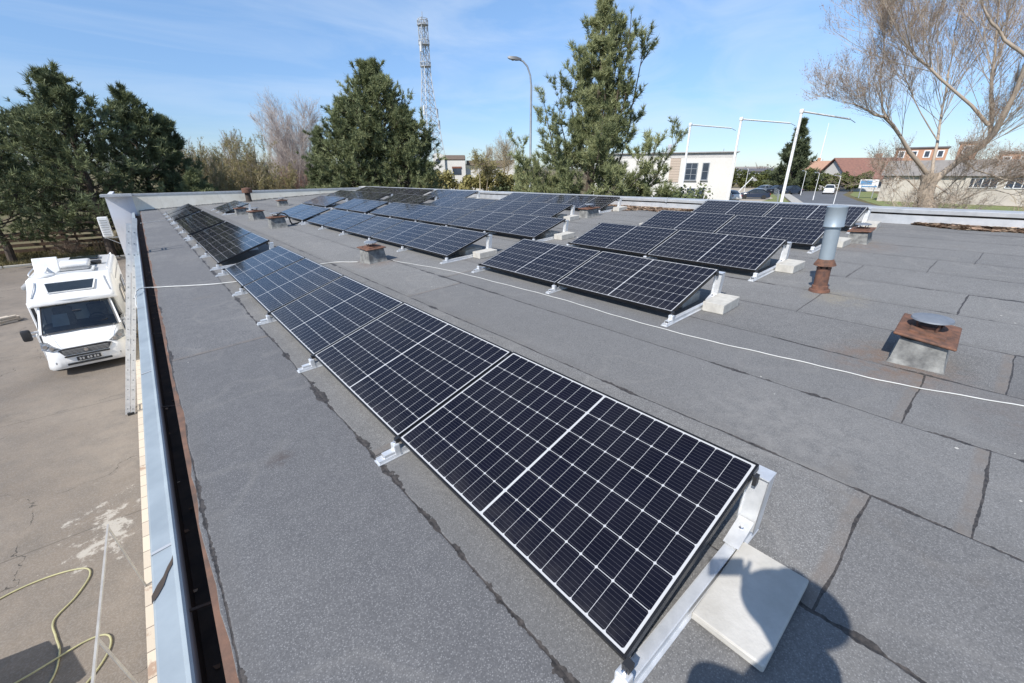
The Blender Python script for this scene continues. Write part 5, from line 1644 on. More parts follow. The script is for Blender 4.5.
# yard-side fences under the pines
def board_fence():
    t = thing("board_fence", "low fence of weathered brown boards under the left pines", "fence", (-9.5, 49.5, GL))
    for z in (.35, .75, 1.15, 1.55):
        mb = MB(); mb.box((0, 0, z), (12, .04, .24)); mb.build("board", MAT['fence_wood'], t)
    for i in range(7):
        mb = MB(); mb.box((-6 + i * 2, .06, .9), (.14, .1, 1.85)); mb.build("post", MAT['fence_wood'], t)
board_fence()
def picket_fence():
    t = thing("picket_fence", "short orange picket fence under the pines beside the wing wall", "fence", (-3.2, 46.5, GL))
    for i in range(15):
        mb = MB(); mb.box((-1.2 + i * .2, 0, .55), (.12, .025, .95), 0); mb.build("picket", MAT['picket'], t)
    for z in (.3, .8):
        mb = MB(); mb.box((.2, .035, z), (3.0, .04, .09)); mb.build("rail", MAT['picket'], t)
picket_fence()
kb = MB()
for i in range(19):
    kb.bevbox((-38 + i * 2.0, 43.5 + .06 * math.sin(i * 2.1), GL + .05), (1.96, .22, .16), .02, 1, .02 * math.sin(i * 3.3))
tag(kb.build("kerb", MAT['kerb']), kind="structure")

# ------------------------------------------------------------------ vegetation
def unit(v):
    return v / np.maximum(np.linalg.norm(v, axis=-1, keepdims=True), 1e-9)
def rand_perp(d, rng):
    r = rng.normal(size=d.shape)
    return unit(np.cross(d, r))
def tubes(P, Rr, sides=3):
    """P (n,k,3) centre lines, Rr (n,k) radii -> verts, quads"""
    n, k, _ = P.shape
    d = unit(P[:, -1] - P[:, 0])
    ref = np.where(np.abs(d[:, 2:3]) < .9, np.array([[0, 0, 1.0]]), np.array([[1.0, 0, 0]]))
    s = unit(np.cross(d, ref)); t = np.cross(s, d)
    ang = np.arange(sides) * 2 * np.pi / sides
    off = s[:, None, None, :] * np.cos(ang)[None, None, :, None] + t[:, None, None, :] * np.sin(ang)[None, None, :, None]
    V = P[:, :, None, :] + off * Rr[:, :, None, None]
    idx = np.arange(n * k * sides).reshape(n, k, sides)
    a = idx[:, :-1, :]; b = np.roll(idx, -1, 2)[:, :-1, :]; c = np.roll(idx, -1, 2)[:, 1:, :]; e = idx[:, 1:, :]
    return V.reshape(-1, 3), np.stack([a, b, c, e], -1).reshape(-1, 4)
class Acc:
    def __init__(self): self.v, self.f, self.t, self.n = [], [], [], 0
    def add(self, v, f, tint):
        self.v.append(v); self.f.append(f + self.n); self.t.append(tint); self.n += len(v)
    def build(self, name, m, parent, smooth=False):
        return np_mesh(name, np.concatenate(self.v), np.concatenate(self.f), m, parent, np.concatenate(self.t), smooth)
def curve_paths(S, D, L, k, rng, wob=.12, up=0.0):
    """n paths of k points from S along D, length L, wobble and upward pull"""
    n = len(S)
    P = np.empty((n, k, 3)); P[:, 0] = S
    d = D.copy()
    for j in range(1, k):
        d = unit(d + rng.normal(size=d.shape) * wob + np.array([0, 0, up / k]))
        P[:, j] = P[:, j - 1] + d * (L / (k - 1))[:, None]
    return P
def children(P, L, m, lo, hi, ang, ratio, rng, up=.1):
    """m children on each path"""
    n, k, _ = P.shape
    t = lo + (hi - lo) * rng.random((n, m))
    x = t * (k - 1); i = np.minimum(x.astype(int), k - 2); f = (x - i)[..., None]
    ar = np.arange(n)[:, None]
    A, B = P[ar, i], P[ar, i + 1]
    S = A + (B - A) * f
    tan = unit(B - A)
    a = R(1) * (ang[0] + (ang[1] - ang[0]) * rng.random((n, m, 1)))
    D = unit(tan * np.cos(a) + rand_perp(tan, rng) * np.sin(a) + np.array([0, 0, up]))
    Lc = L[:, None] * ratio * (1.05 - .6 * t) * (.7 + .6 * rng.random((n, m)))
    return S.reshape(-1, 3), D.reshape(-1, 3), Lc.reshape(-1), t.reshape(-1)

def needles(S, D, m, ln, w, spread, rng):
    """tufts of m needle triangles at S about D"""
    n = len(S)
    d = unit(D[:, None, :] * 1.0 + rng.normal(size=(n, m, 3)) * spread)
    l = ln * (.7 + .6 * rng.random((n, m, 1))) * (.62 + .76 * rng.random((n, 1, 1)))
    p = S[:, None, :] + rng.normal(size=(n, m, 3)) * ln * .10
    s = unit(np.cross(d, rng.normal(size=(n, m, 3)))) * (w / 2)
    V = np.stack([p - s, p + s, p + d * l], 2).reshape(-1, 3)
    F = np.arange(n * m * 3).reshape(-1, 3)
    return V, F

PINE_LIMBS = [(5.2, 2.6, .3, 10.9), (5.8, 1.7, -.5, 11.6), (5.4, -.4, .4, 11.5), (4.8, -1.4, 0, 9.2), (4.0, -2.2, .3, 8.6), (3.8, -3.0, -.3, 8.2), (3.6, 2.4, .5, 7.6), (3.0, 5.1, .2, 6.4), (2.9, 3.8, -.6, 6.3),
    (3.0, -4.5, .3, 6.0), (2.7, -3.8, -.5, 5.0), (2.5, -4.6, 0, 4.0), (2.6, 4.0, .3, 4.7), (3.4, -2.2, -1.5, 6.3), (4.2, 1.0, 1.8, 7.2), (3.6, .5, -1.9, 6.9), (4.4, -1.0, 1.6, 8.0), (2.7, 2.8, -1.0, 5.6), (2.5, -3.1, 1.0, 4.1),
    (2.6, 3.2, 1.0, 3.7), (2.8, -1.2, -2.2, 4.6), (2.8, 1.5, -2.3, 4.7), (6.4, .9, -.4, 12.1), (6.8, 1.3, .5, 11.2), (6.0, -.8, -.3, 10.4), (4.6, 1.8, -.8, 9.2), (2.7, -2.0, 1.9, 4.2), (2.8, 1.6, 2.0, 4.4), (2.4, 4.4, -.6, 3.6), (2.4, -4.2, -.9, 3.3)] + [(4.2 + .42 * i, 1.05 * math.cos(i * 2.4) * (1.25 - i * .045), 1.05 * math.sin(i * 2.4) * (1.25 - i * .045), 5.3 + .46 * i) for i in range(16)]
def pine(name, label, x, y, H, seed, width, profile='broad', needle='needle', ln=.24, w=.035, nb=80, tufts=4, nn=14, low=.08, group=None, lean=(0, 0), sub=7, base=None, limbs=None):
    rng = np.random.default_rng(seed)
    z0 = gz(x, y) if base is None else base
    t = thing(name, label, "tree", (x, y, z0), 0, group)
    k = 9
    tr = np.zeros((1, k, 3)); tr[0, :, 2] = np.linspace(0, H * .97, k)
    tr[0, :, 0] = lean[0] * np.linspace(0, 1, k) ** 1.5 + rng.normal(size=k) * .05; tr[0, :, 1] = lean[1] * np.linspace(0, 1, k) ** 1.5
    rad = np.linspace(.022 * H + .03, .02, k)[None]
    wood = Acc()
    v, f = tubes(tr, rad, 9); wood.add(v, f, np.full(len(v), .4))
    u = np.sort(low + (1 - low) * rng.random(nb) ** (1.15 if profile == 'spire' else .9))
    hz = u * H * .97
    ii = np.clip((u * (k - 1)).astype(int), 0, k - 2); ff = (u * (k - 1) - ii)[:, None]
    S = tr[0, ii] + (tr[0, ii + 1] - tr[0, ii]) * ff
    q = (u - low) / (1 - low)
    if profile == 'broad':      # widest below the middle, ragged leader
        pr = np.interp(q, [0, .12, .3, .55, .8, 1], [.80, .98, 1.0, .84, .52, .22])
    elif profile == 'spire':    # wide skirt, narrow upper stem
        pr = np.interp(q, [0, .12, .28, .42, .6, .8, 1], [.95, 1.0, .90, .62, .42, .33, .18])
    else:
        pr = np.interp(q, [0, .1, .5, 1], [.8, 1.0, .55, .06])
    L = width * pr * ((.50 + .65 * rng.random(nb)) if profile == 'spire' else (.68 + .55 * rng.random(nb)))
    az = np.cumsum(np.full(nb, 2.399)) + rng.normal(size=nb) * .5
    el = R(1) * np.interp(q, [0, .3, .7, 1], [-6, 10, 34, 62]) + rng.normal(size=nb) * .15 + (R(14) * q if profile == 'spire' else 0)
    if profile == 'spire':
        for qq, a_, LL in ((.30, 2.4, 3.4), (.36, 5.4, 3.6), (.42, .6, 3.2), (.5, 3.6, 3.2), (.58, 5.9, 2.9), (.66, 1.9, 2.6), (.74, 4.2, 2.3), (.8, .3, 1.9)):
            i = int(np.argmin(np.abs(q - qq)))
            az[i], el[i], L[i] = a_, R(66), LL
    D = np.stack([np.cos(az) * np.cos(el), np.sin(az) * np.cos(el), np.sin(el)], 1)
    P = curve_paths(S, D, L, 6, rng, .09, .55)
    if limbs:
        nb = len(limbs)
        ex_, ey_ = np.array([.643, -.766, 0]), np.array([.766, .643, 0])
        P = np.empty((nb, 6, 3))
        for i, (h0, dx, dy, h1) in enumerate(limbs):
            e = ex_ * dx * .84 + ey_ * dy
            for j in range(6):
                f_ = j / 5
                P[i, j] = e * (1 - (1 - f_) ** 1.8) + np.array([np.interp(h0, tr[0, :, 2], tr[0, :, 0]), np.interp(h0, tr[0, :, 2], tr[0, :, 1]), h0 + (h1 - h0) * (f_ ** 1.35)])
        P[:, 1:] += rng.normal(size=(nb, 5, 3)) * .09
        L = np.linalg.norm(np.diff(P, axis=1), axis=2).sum(1)
    br = np.linspace(1, .2, 6)[None] * (.010 * L[:, None] + .012)
    v, f = tubes(P, br, 5); wood.add(v, f, np.repeat(rng.random(nb) * .5, 30))
    S2, D2, L2, t2 = children(P, L, sub, .18, .97, (35, 62), .42, rng, .18)
    L2 = np.clip(L2, .35, 1.15) if limbs else np.maximum(L2, .22)
    P2 = curve_paths(S2, D2, L2, 4, rng, .12, .45)
    v, f = tubes(P2, np.linspace(1, .3, 4)[None] * (.006 * L2[:, None] + .006), 3); wood.add(v, f, np.repeat(rng.random(len(S2)) * .5, 12))
    wood.build("trunk", MAT['twig_brown'] if False else MAT['bark'], t)
    fol = Acc()
    bt = rng.random(max(nb, 8))[:nb]           # each limb has its own tone
    def along(PP, n_t, lo, tone):
        n, kk, _ = PP.shape
        tt = lo + (1 - lo) * (np.arange(n_t)[None] + rng.random((n, n_t))) / n_t
        tt[:, -1] = 1.0
        xx = tt * (kk - 1); i = np.minimum(xx.astype(int), kk - 2); fr = (xx - i)[..., None]
        ar = np.arange(n)[:, None]
        A, B = PP[ar, i], PP[ar, i + 1]
        s = (A + (B - A) * fr).reshape(-1, 3)
        d = unit(unit(B - A).reshape(-1, 3) + np.array([0, 0, .35]))
        tn = np.repeat(tone, n_t)
        v, f = needles(s, d, nn, ln, w, .62, rng)
        tint = np.clip(np.repeat(tn + rng.normal(size=len(tn)) * .14, nn * 3) + rng.normal(size=len(v) // 3).repeat(3) * .08, 0, 1)
        fol.add(v, f, tint)
    along(P, tufts + 2, .45, bt * .7 + .15)
    along(P2, tufts, .3, np.repeat(bt[:nb], sub) * .7 + .15)
    if limbs:
        S3, D3, L3, _ = children(P2, L2, 3, .25, .9, (30, 55), .5, rng, .3)
        P3 = curve_paths(S3, D3, np.clip(L3, .18, .5), 3, rng, .1, .4)
        v, f = tubes(P3, np.full((len(P3), 3), .006), 3); fol.add(v[:0], np.zeros((0, 3), int), np.zeros(0))
        along(P3, 3, .3, np.repeat(bt[:nb], sub * 3) * .7 + .15)
    # leader tuft candles
    top = np.repeat(tr[:, -1], 8, 0) + rng.normal(size=(8, 3)) * .12 + np.array([0, 0, .1])
    v, f = needles(top, np.tile([[0, 0, 1.0]], (8, 1)), nn, ln, w, .5, rng); fol.add(v, f, np.full(len(v), .5))
    fol.build("crown", MAT[needle], t)
    return t

def bare_tree(name, label, x, y, H, seed, m_twig, levels, spread=(18, 40), trunk_r=.2, base=None, group=None, stems=1, lean=.15, buds=None, up=.25, wob=.10, tw=1.0, cat="tree", bud_size=.05, bud_n=2, limbs=None, base_spread=.25, crown_from=.25):
    """levels: list of (children per branch, length ratio)"""
    rng = np.random.default_rng(seed)
    z0 = gz(x, y) if base is None else base
    t = thing(name, label, cat, (x, y, z0), 0, group)
    wood = Acc()
    if limbs is None:
        S = np.zeros((stems, 3)); S[:, :2] = rng.normal(size=(stems, 2)) * (base_spread if stems > 1 else 0)
        D = unit(np.concatenate([rng.normal(size=(stems, 2)) * lean, np.ones((stems, 1))], 1))
        L = H * (.62 if stems > 1 else .72) * (.75 + .35 * rng.random(stems))
        P = curve_paths(S, D, L, 8, rng, wob * .5, .2)
        rr = trunk_r * np.linspace(1, .18, 8)[None] * (.6 + .4 * (L / L.max()))[:, None]
        v, f = tubes(P, rr, 7); wood.add(v, f, np.repeat(rng.random(stems), 56))
        lo = crown_from
        wood.build("trunk", MAT[m_twig], t)
    else:
        Ps = []
        for pts, (r0, r1) in limbs:
            sp = smooth_path([Vector(p) - Vector((x, y, z0)) for p in pts], 6)
            q = np.array([list(p) for p in sp])
            s = np.linspace(0, len(q) - 1, 10); i = np.minimum(s.astype(int), len(q) - 2)
            q = q[i] + (q[i + 1] - q[i]) * (s - i)[:, None]
            q[1:-1] += rng.normal(size=(8, 3)) * .028
            Ps.append(q)
            v, f = tubes(q[None], np.linspace(r0, r1, 10)[None] * (.72 if r0 > .45 else .55) * (1 + rng.normal(size=(1, 10)) * .10), 9); wood.add(v, f, np.full(len(v), .35 + .4 * rng.random()))
        wood.build("trunk", MAT[m_twig], t, smooth=True)
        P = np.stack(Ps[1:]); L = np.linalg.norm(np.diff(P, axis=1), axis=2).sum(1); lo = .3
    tw_acc = Acc()
    tips = None
    for li, (m, ratio) in enumerate(levels):
        S, D, Lc, tt = children(P, L, m, lo, .99, spread, ratio, rng, up)
        if limbs is not None and li == 0:
            keep = rng.random(len(S)) < np.clip(np.repeat(L, m) / 5.5, .2, 1) ** 1.3
            S, D, Lc = S[keep], D[keep], Lc[keep]
        Lc = np.maximum(Lc, (1.3, .7, .35, .25)[min(li, 3)] if limbs is not None else .25)
        kk = 6 if li < 2 else 4
        P = curve_paths(S, D, Lc, kk, rng, wob, up * .6)
        r0 = tw * (.0065 * Lc + .006 / (1 + li * .2))
        v, f = tubes(P, np.linspace(1, .3, kk)[None] * r0[:, None], 4 if li < 1 else 3)
        tw_acc.add(v, f, np.repeat(np.clip(rng.random(len(S)) * .8 + .1, 0, 1), kk * (4 if li < 1 else 3)))
        L = Lc; lo = .12
    tw_acc.build("twigs", MAT[m_twig], t)
    if buds:
        n = len(P)
        tt = rng.random((n, bud_n)) * (P.shape[1] - 1); i = np.minimum(tt.astype(int), P.shape[1] - 2); fr = (tt - i)[..., None]
        ar = np.arange(n)[:, None]
        s = (P[ar, i] + (P[ar, i + 1] - P[ar, i]) * fr).reshape(-1, 3)
        d = unit(rng.normal(size=s.shape))
        v, f = needles(s, d, 2, bud_size, bud_size * .6, .8, rng)
        np_mesh("buds", v, f, MAT[buds], t, np.repeat(rng.random(len(s)), 6))
    return t

def leafy_mass(acc, centers, radii, n, size, rng, flat=1.0):
    """leaf quads spread through ellipsoid clumps"""
    c = rng.integers(0, len(centers), n)
    d = unit(rng.normal(size=(n, 3)))
    r = rng.random((n, 1)) ** .45
    p = centers[c] + d * r * radii[c]
    nrm = unit(d + rng.normal(size=(n, 3)) * .7)
    s = rand_perp(nrm, rng); tt = np.cross(nrm, s)
    sz = size * (.6 + .8 * rng.random((n, 1)))
    V = np.stack([p - s * sz * .5, p + tt * sz * .5, p + s * sz * .5, p - tt * sz * .5], 1).reshape(-1, 3)
    tone = rng.random(len(centers))
    tint = np.clip(tone[c] * .6 + .2 + rng.normal(size=n) * .15, 0, 1).repeat(4)
    acc.add(V, np.arange(4 * n).reshape(-1, 4), tint)
def bush(name, label, x, y, w, d, h, seed, m, n, size, clumps=30, base=None, cat="shrub", group=None, rz=0.0, boxy=False):
    rng = np.random.default_rng(seed)
    z0 = gz(x, y) if base is None else base
    t = thing(name, label, cat, (x, y, z0), rz, group)
    acc = Acc()
    c = np.empty((clumps, 3))
    c[:, 0] = (rng.random(clumps) - .5) * w; c[:, 1] = (rng.random(clumps) - .5) * d
    if boxy:
        c[:, 2] = h * (.15 + .8 * rng.random(clumps))
        rad = np.tile([[h * .22, d * .3, h * .2]], (clumps, 1)) * (.7 + .5 * rng.random((clumps, 1)))
    else:
        prof = np.sqrt(np.clip(1 - (2 * c[:, 0] / w) ** 2 * .8, .1, 1))
        c[:, 2] = h * prof * (.2 + .68 * rng.random(clumps))
        rad = np.tile([[h * .2, h * .2, h * .2]], (clumps, 1)) * (.6 + .7 * rng.random((clumps, 1)))
    leafy_mass(acc, c, rad, n, size, rng)
    acc.build("foliage", MAT[m], t)
    st = Acc()
    m_ = 14
    S = np.zeros((m_, 3)); S[:, 0] = (rng.random(m_) - .5) * w * .7; S[:, 1] = (rng.random(m_) - .5) * d * .5
    D = unit(np.concatenate([rng.normal(size=(m_, 2)) * .25, np.ones((m_, 1))], 1))
    P = curve_paths(S, D, np.full(m_, h * .8), 5, rng, .1)
    v, f = tubes(P, np.tile(np.linspace(.05, .015, 5), (m_, 1)), 5); st.add(v, f, np.full(len(v), .3))
    st.build("stems", MAT['bark'], t)
    return t

PG = "pines and spruces around the building"
pine("pine_tree", "tall dark pine whose trunk stands at the left picture edge behind the motorhome", -8.8, 45.4, 10.2, 21, 4.6, 'broad', 'needle_dark', .34, .06, 95, 4, 13, .16, PG)
pine("pine_tree", "tallest pine of the dark group at left", -3.3, 43.6, 11.7, 22, 4.2, 'broad', 'needle_dark', .33, .06, 95, 4, 13, .10, PG)
pine("pine_tree", "dark pine in the left group, second tallest and right of the tallest", 0.1, 46.0, 11.2, 23, 3.9, 'broad', 'needle_dark', .33, .06, 85, 4, 13, .08, PG)
pine("pine_tree", "lower dark pine at the right end of the left group", 2.0, 46.8, 9.9, 24, 3.3, 'broad', 'needle_dark', .33, .06, 80, 4, 13, .06, PG)
pine("pine_tree", "small young pine at the foot of the left group, beside the tan bushes", 2.9, 43.6, 6.0, 25, 2.0, 'broad', 'needle', .30, .055, 50, 4, 12, .05, PG)
pine("pine_tree", "dark pine standing farthest back in the left group", -6.4, 52.5, 9.6, 26, 4.4, 'broad', 'needle_dark', .38, .07, 80, 4, 12, .06, PG)
pine("pine_tree", "tallest of the green pines in front of the lattice mast", 17.5, 40.6, 13.3, 31, 5.2, 'broad', 'needle', .34, .062, 170, 4, 14, .10, PG)
pine("pine_tree", "rounded green pine at the right of the clump, below the lattice mast", 18.9, 37.8, 9.4, 32, 3.5, 'broad', 'needle', .33, .06, 130, 4, 14, .08, PG)
pine("spruce_tree", "dark spruce-like conifer at the left edge of the middle pine clump", 13.0, 43.2, 9.6, 33, 3.1, 'cone', 'needle_dark', .30, .058, 100, 4, 12, .05, PG)
pine("pine_tree", "green pine at the left shoulder of the middle clump", 14.9, 40.4, 11.0, 34, 4.2, 'broad', 'needle', .34, .062, 130, 4, 14, .08, PG)
pine("pine_tree", "tall open pine with several leaders and a bare lower trunk behind the parapet", 18.2, 15.6, 12.6, 41, 4.5, 'spire', 'needle_light', .24, .033, 46, 5, 14, .2, PG, (.35, -.3), 15, limbs=PINE_LIMBS)
pine("spruce_tree", "tall narrow dark spruce beside the car park", 105.7, 34.0, 13.4, 51, 4.6, 'cone', 'spruce', .60, .13, 110, 4, 10, .02, PG)

BT = "bare trees around the site"
bare_tree("bare_tree", "pale grey rounded bare tree left of the middle pines", 13.8, 57.7, 18.6, 61, 'twig_grey', [(40, .32), (10, .55), (6, .5)], (18, 46), .075, stems=13, lean=.21, up=.08, tw=.8, wob=.05, base_spread=.35, group=BT)
bare_tree("bare_bush", "large olive-tan bush next to the left pines, breaking into bud", 5.6, 52.0, 12.6, 62, 'twig_tan', [(14, .36), (8, .55), (5, .5)], (18, 48), .06, stems=34, lean=.20, base_spread=1.8, wob=.07, buds='bud_olive', up=.3, tw=1.0, cat="bush", bud_size=.09, bud_n=1)
bare_tree("bare_bush", "lower olive-tan bush right of the large one, breaking into bud", 8.9, 51.0, 10.4, 63, 'twig_tan', [(14, .36), (8, .55), (5, .5)], (18, 48), .06, stems=30, lean=.22, base_spread=1.5, wob=.07, buds='bud_olive', up=.3, tw=1.0, cat="bush", bud_size=.09, bud_n=1)
bare_tree("bare_bush", "greyish bare bush rising behind the two olive bushes", 8.0, 58.5, 12.5, 67, 'twig_grey', [(9, .5), (8, .5), (6, .5)], (12, 30), .06, stems=14, lean=.2, base_spread=1.3, wob=.06, up=.3, tw=1.0, cat="bush")
bare_tree("bare_bush", "reddish bare thicket between the olive bush and the pale bare tree", 11.6, 53.0, 8.0, 64, 'twig_red', [(9, .6), (8, .5), (5, .5)], (10, 30), .05, stems=16, lean=.32, up=.3, tw=1.0, cat="bush")
bare_tree("bare_bush", "pale red bare thicket at the foot of the pale bare tree", 14.6, 52.5, 8.0, 68, 'twig_red', [(9, .6), (8, .5), (5, .5)], (10, 30), .05, stems=14, lean=.34, up=.3, tw=1.0, cat="bush")
bare_tree("bare_tree", "budding tan tree in front of the white house", 33.4, 46.0, 10.2, 65, 'twig_tan', [(22, .52), (9, .55), (6, .5)], (26, 58), .10, stems=2, lean=.08, crown_from=.55, buds='bud_olive', up=.12, tw=1.1, group=BT, bud_size=.13, bud_n=1)
bare_tree("bare_tree", "taller tan bare tree behind the white house, near the street lamp", 40.5, 50.5, 13.6, 66, 'twig_tan', [(20, .5), (9, .55), (7, .5)], (22, 52), .13, stems=4, lean=.18, crown_from=.5, up=.12, tw=.9, group=BT)
bare_tree("bare_tree", "tan bare tree at the left end of the white house roof", 46.0, 62.0, 11.5, 69, 'twig_tan', [(14, .5), (9, .5), (6, .5)], (22, 52), .13, stems=4, lean=.16, crown_from=.5, up=.12, tw=1.0, group=BT)
LIMBS = [
([(26.97, 2.2, -2.5), (26.95, 2.32, -0.57), (26.91, 2.74, 0.47), (26.89, 2.89, 1.50)], (.52, .40)),
([(26.89, 2.84, 1.33), (25.76, 3.77, 2.58), (24.60, 4.53, 3.64), (23.95, 5.19, 4.03), (23.25, 5.96, 4.39)], (.2, .03)),
([(26.90, 2.80, 1.42), (27.37, 3.10, 2.93), (27.84, 3.35, 4.58), (28.29, 3.70, 6.22), (28.76, 3.98, 8.19)], (.12, .02)),
([(26.91, 2.73, 1.16), (26.97, 2.08, 2.07), (26.53, 1.38, 2.85), (26.04, 1.16, 4.02), (25.55, 1.07, 5.43), (25.05, 1.01, 7.12)], (.29, .12)),
([(26.53, 1.38, 2.85), (27.49, 1.94, 4.76), (27.95, 2.41, 6.67), (28.87, 3.19, 9.72)], (.15, .04)),
([(26.51, 1.59, 3.38), (25.36, 3.02, 4.83), (24.70, 4.02, 5.73), (24.03, 4.86, 6.69), (23.38, 5.47, 7.69)], (.11, .02)),
([(25.55, 1.07, 5.43), (24.98, 1.88, 6.12), (24.40, 2.63, 7.08), (23.81, 3.27, 8.28)], (.13, .03)),
([(24.60, 4.53, 3.64), (24.95, 5.30, 5.30), (25.39, 5.65, 6.88), (25.78, 6.17, 8.05)], (.08, .015)),
([(26.97, 2.08, 2.07), (26.07, 0.64, 1.36), (25.09, -0.62, 1.11)], (.08, .02)),
([(26.92, 2.64, 1.08), (26.51, 1.58, 0.45), (26.05, 0.93, 0.90), (25.59, -0.11, 0.72)], (.07, .015)),
([(27.37, 3.10, 2.93), (26.70, 4.20, 4.57), (26.58, 4.86, 5.80), (26.57, 4.92, 6.93)], (.05, .012)),
([(26.9, 2.6, .2), (26.4, 1.9, 1.2), (25.8, 1.4, 1.6)], (.06, .012)), ([(26.9, 2.9, .6), (26.3, 3.6, 1.3), (25.6, 4.3, 1.2)], (.06, .012)),
([(26.95, 2.3, 1.6), (26.6, 1.7, 2.6), (26.5, 1.6, 3.6)], (.06, .012)),
]
bare_tree("bare_tree", "huge leaning bare tree with a thick shaggy trunk at the right", 26.97, 2.2, 12, 71, 'twig_shag', [(26, .62), (8, .55), (5, .55), (4, .5)], (14, 44), limbs=LIMBS, buds='bud_brown', up=.26, wob=.06, tw=.5, group=BT, bud_size=.035, bud_n=1)
# ivy-like tangle of dead shoots round the trunk
bare_tree("bare_bush", "tangle of thin dead shoots around the foot of the huge bare tree", 26.6, 2.4, 5.0, 72, 'twig_shag', [(9, .55), (6, .5), (3, .5)], (20, 60), .03, base=-1.6, stems=16, lean=.45, up=.12, wob=.2, tw=.8, cat="bush")
bare_tree("bare_bush", "low bare thicket before the shed at the right picture edge", 34.0, -1.5, 4.2, 73, 'twig_tan', [(7, .6), (5, .5), (3, .5)], (14, 40), .04, stems=14, lean=.4, up=.2, wob=.15, tw=.9, cat="bush")
bare_tree("bare_tree", "bare brown tree behind the red-roofed house", 124, 21.5, 10.5, 74, 'twig_brown', [(10, .55), (8, .5), (6, .5)], (18, 42), .2, stems=4, lean=.2, up=.2, tw=2.0, group=BT)
for i, (x, y, h, lab) in enumerate([(156, 78, 9, "far bare tree just right of the white modern building"), (160, 61.5, 8.5, "far bare tree between the low hall and the spruce"), (165, 36, 9.5, "far bare tree right of the spruce, above the gabled house"), (140, 9.5, 8, "far bare tree between the two orange blocks")]):
    bare_tree("bare_tree", lab, x, y, h, 80 + i, 'twig_brown', [(9, .55), (7, .5), (5, .5)], (18, 42), .2, stems=4, lean=.22, up=.2, tw=2.6, group=BT)

bush("hedge", "tall clipped evergreen hedge behind the car park, left of the spruce", 115.2, 45.0, 25.0, 2.4, 4.3, 91, 'hedge', 15000, .36, 150, cat="hedge", rz=R(-75), boxy=True)
bush("hedge", "clipped evergreen hedge in front of the gabled house, right of the spruce", 108.6, 27.5, 12.0, 2.2, 3.4, 92, 'hedge', 8000, .33, 80, cat="hedge", rz=R(-72), boxy=True)
bush("hedge", "brownish hedge below the white house", 35.0, 49.5, 16.0, 1.8, 3.9, 93, 'bud_olive', 24000, .24, 110, cat="hedge", rz=R(-35), boxy=True)
SG = "evergreen shrubs behind the parapet"
for i, (x, y, w, h, lab) in enumerate([(22.5, 13.0, 3.0, 2.5, "evergreen shrub at the foot of the white modern building, by the flagpole"), (21.0, 15.0, 3.0, 2.5, "evergreen shrub right of the slender pine trunk"), (21.4, 17.6, 2.6, 3.0, "evergreen shrub left of the slender pine trunk"),
                                      (24.2, 13.2, 1.9, 3.0, "taller evergreen shrub touching the white flagpole nearest the pine"), (19.9, 28.0, 2.2, 2.2, "evergreen shrub at the right foot of the middle pines"), (16.6, 20.6, 2.6, 2.5, "dense evergreen shrub below the street lamp")]):
    bush("evergreen_shrub", lab, x, y, w * 1.25, w, h + .45 + (GR - gz(x, y)), 100 + i, 'shrub', 9000, .14, 48, group=SG)
# far treeline and house clutter closing the view on the street side: reads as one mass
def treeline():
    rng = np.random.default_rng(200)
    n = 260
    a = R(1) * (27 + 68 * np.sort(rng.random(n)))
    d = 190 + 70 * rng.random(n)
    h = 3.0 + 2.6 * rng.random(n) ** 1.5
    c = np.stack([d * np.sin(a), d * np.cos(a), GR + h * .55], 1)
    rad = np.stack([h * .8, h * .8, h * .55], 1)
    acc = Acc()
    leafy_mass(acc, c, rad, 60000, .45, rng)
    o = acc.build("treeline", MAT['far_wood'], None)
    tag(o, "far brownish line of trees along the horizon beyond the street", "treeline", kind="stuff")
treeline()
# dead undergrowth beneath the pines on the left
for i, (x, y, w, h, lab) in enumerate([(-11.0, 47.0, 6, 2.0, "brown undergrowth by the left picture edge"), (-6.0, 47.5, 6, 1.8, "brown undergrowth beneath the tallest left pine"), (-2.5, 49.0, 5, 2.4, "brown undergrowth beside the wing wall")]):
    bare_tree("undergrowth", lab, x, y, h, 120 + i, 'twig_brown', [(7, .6), (5, .5)], (20, 60), .025, stems=26, lean=.9, up=.05, wob=.25, tw=1.3, cat="bush")
def grass_strip(n=9000):
    rng = RNG
    p = np.empty((n, 3)); p[:, 0] = -22 + 21 * rng.random(n); p[:, 1] = 43.8 + 8 * rng.random(n) ** 1.4; p[:, 2] = GL
    v, f = needles(p, np.tile([[0, 0, 1.0]], (n, 1)), 4, .28, .035, .5, rng)
    tag(np_mesh("dry_grass", v, f, MAT['dry_grass'], None, np.repeat(rng.random(n), 12)), "dry grass verge under the left pines", "grass", kind="stuff")
grass_strip()

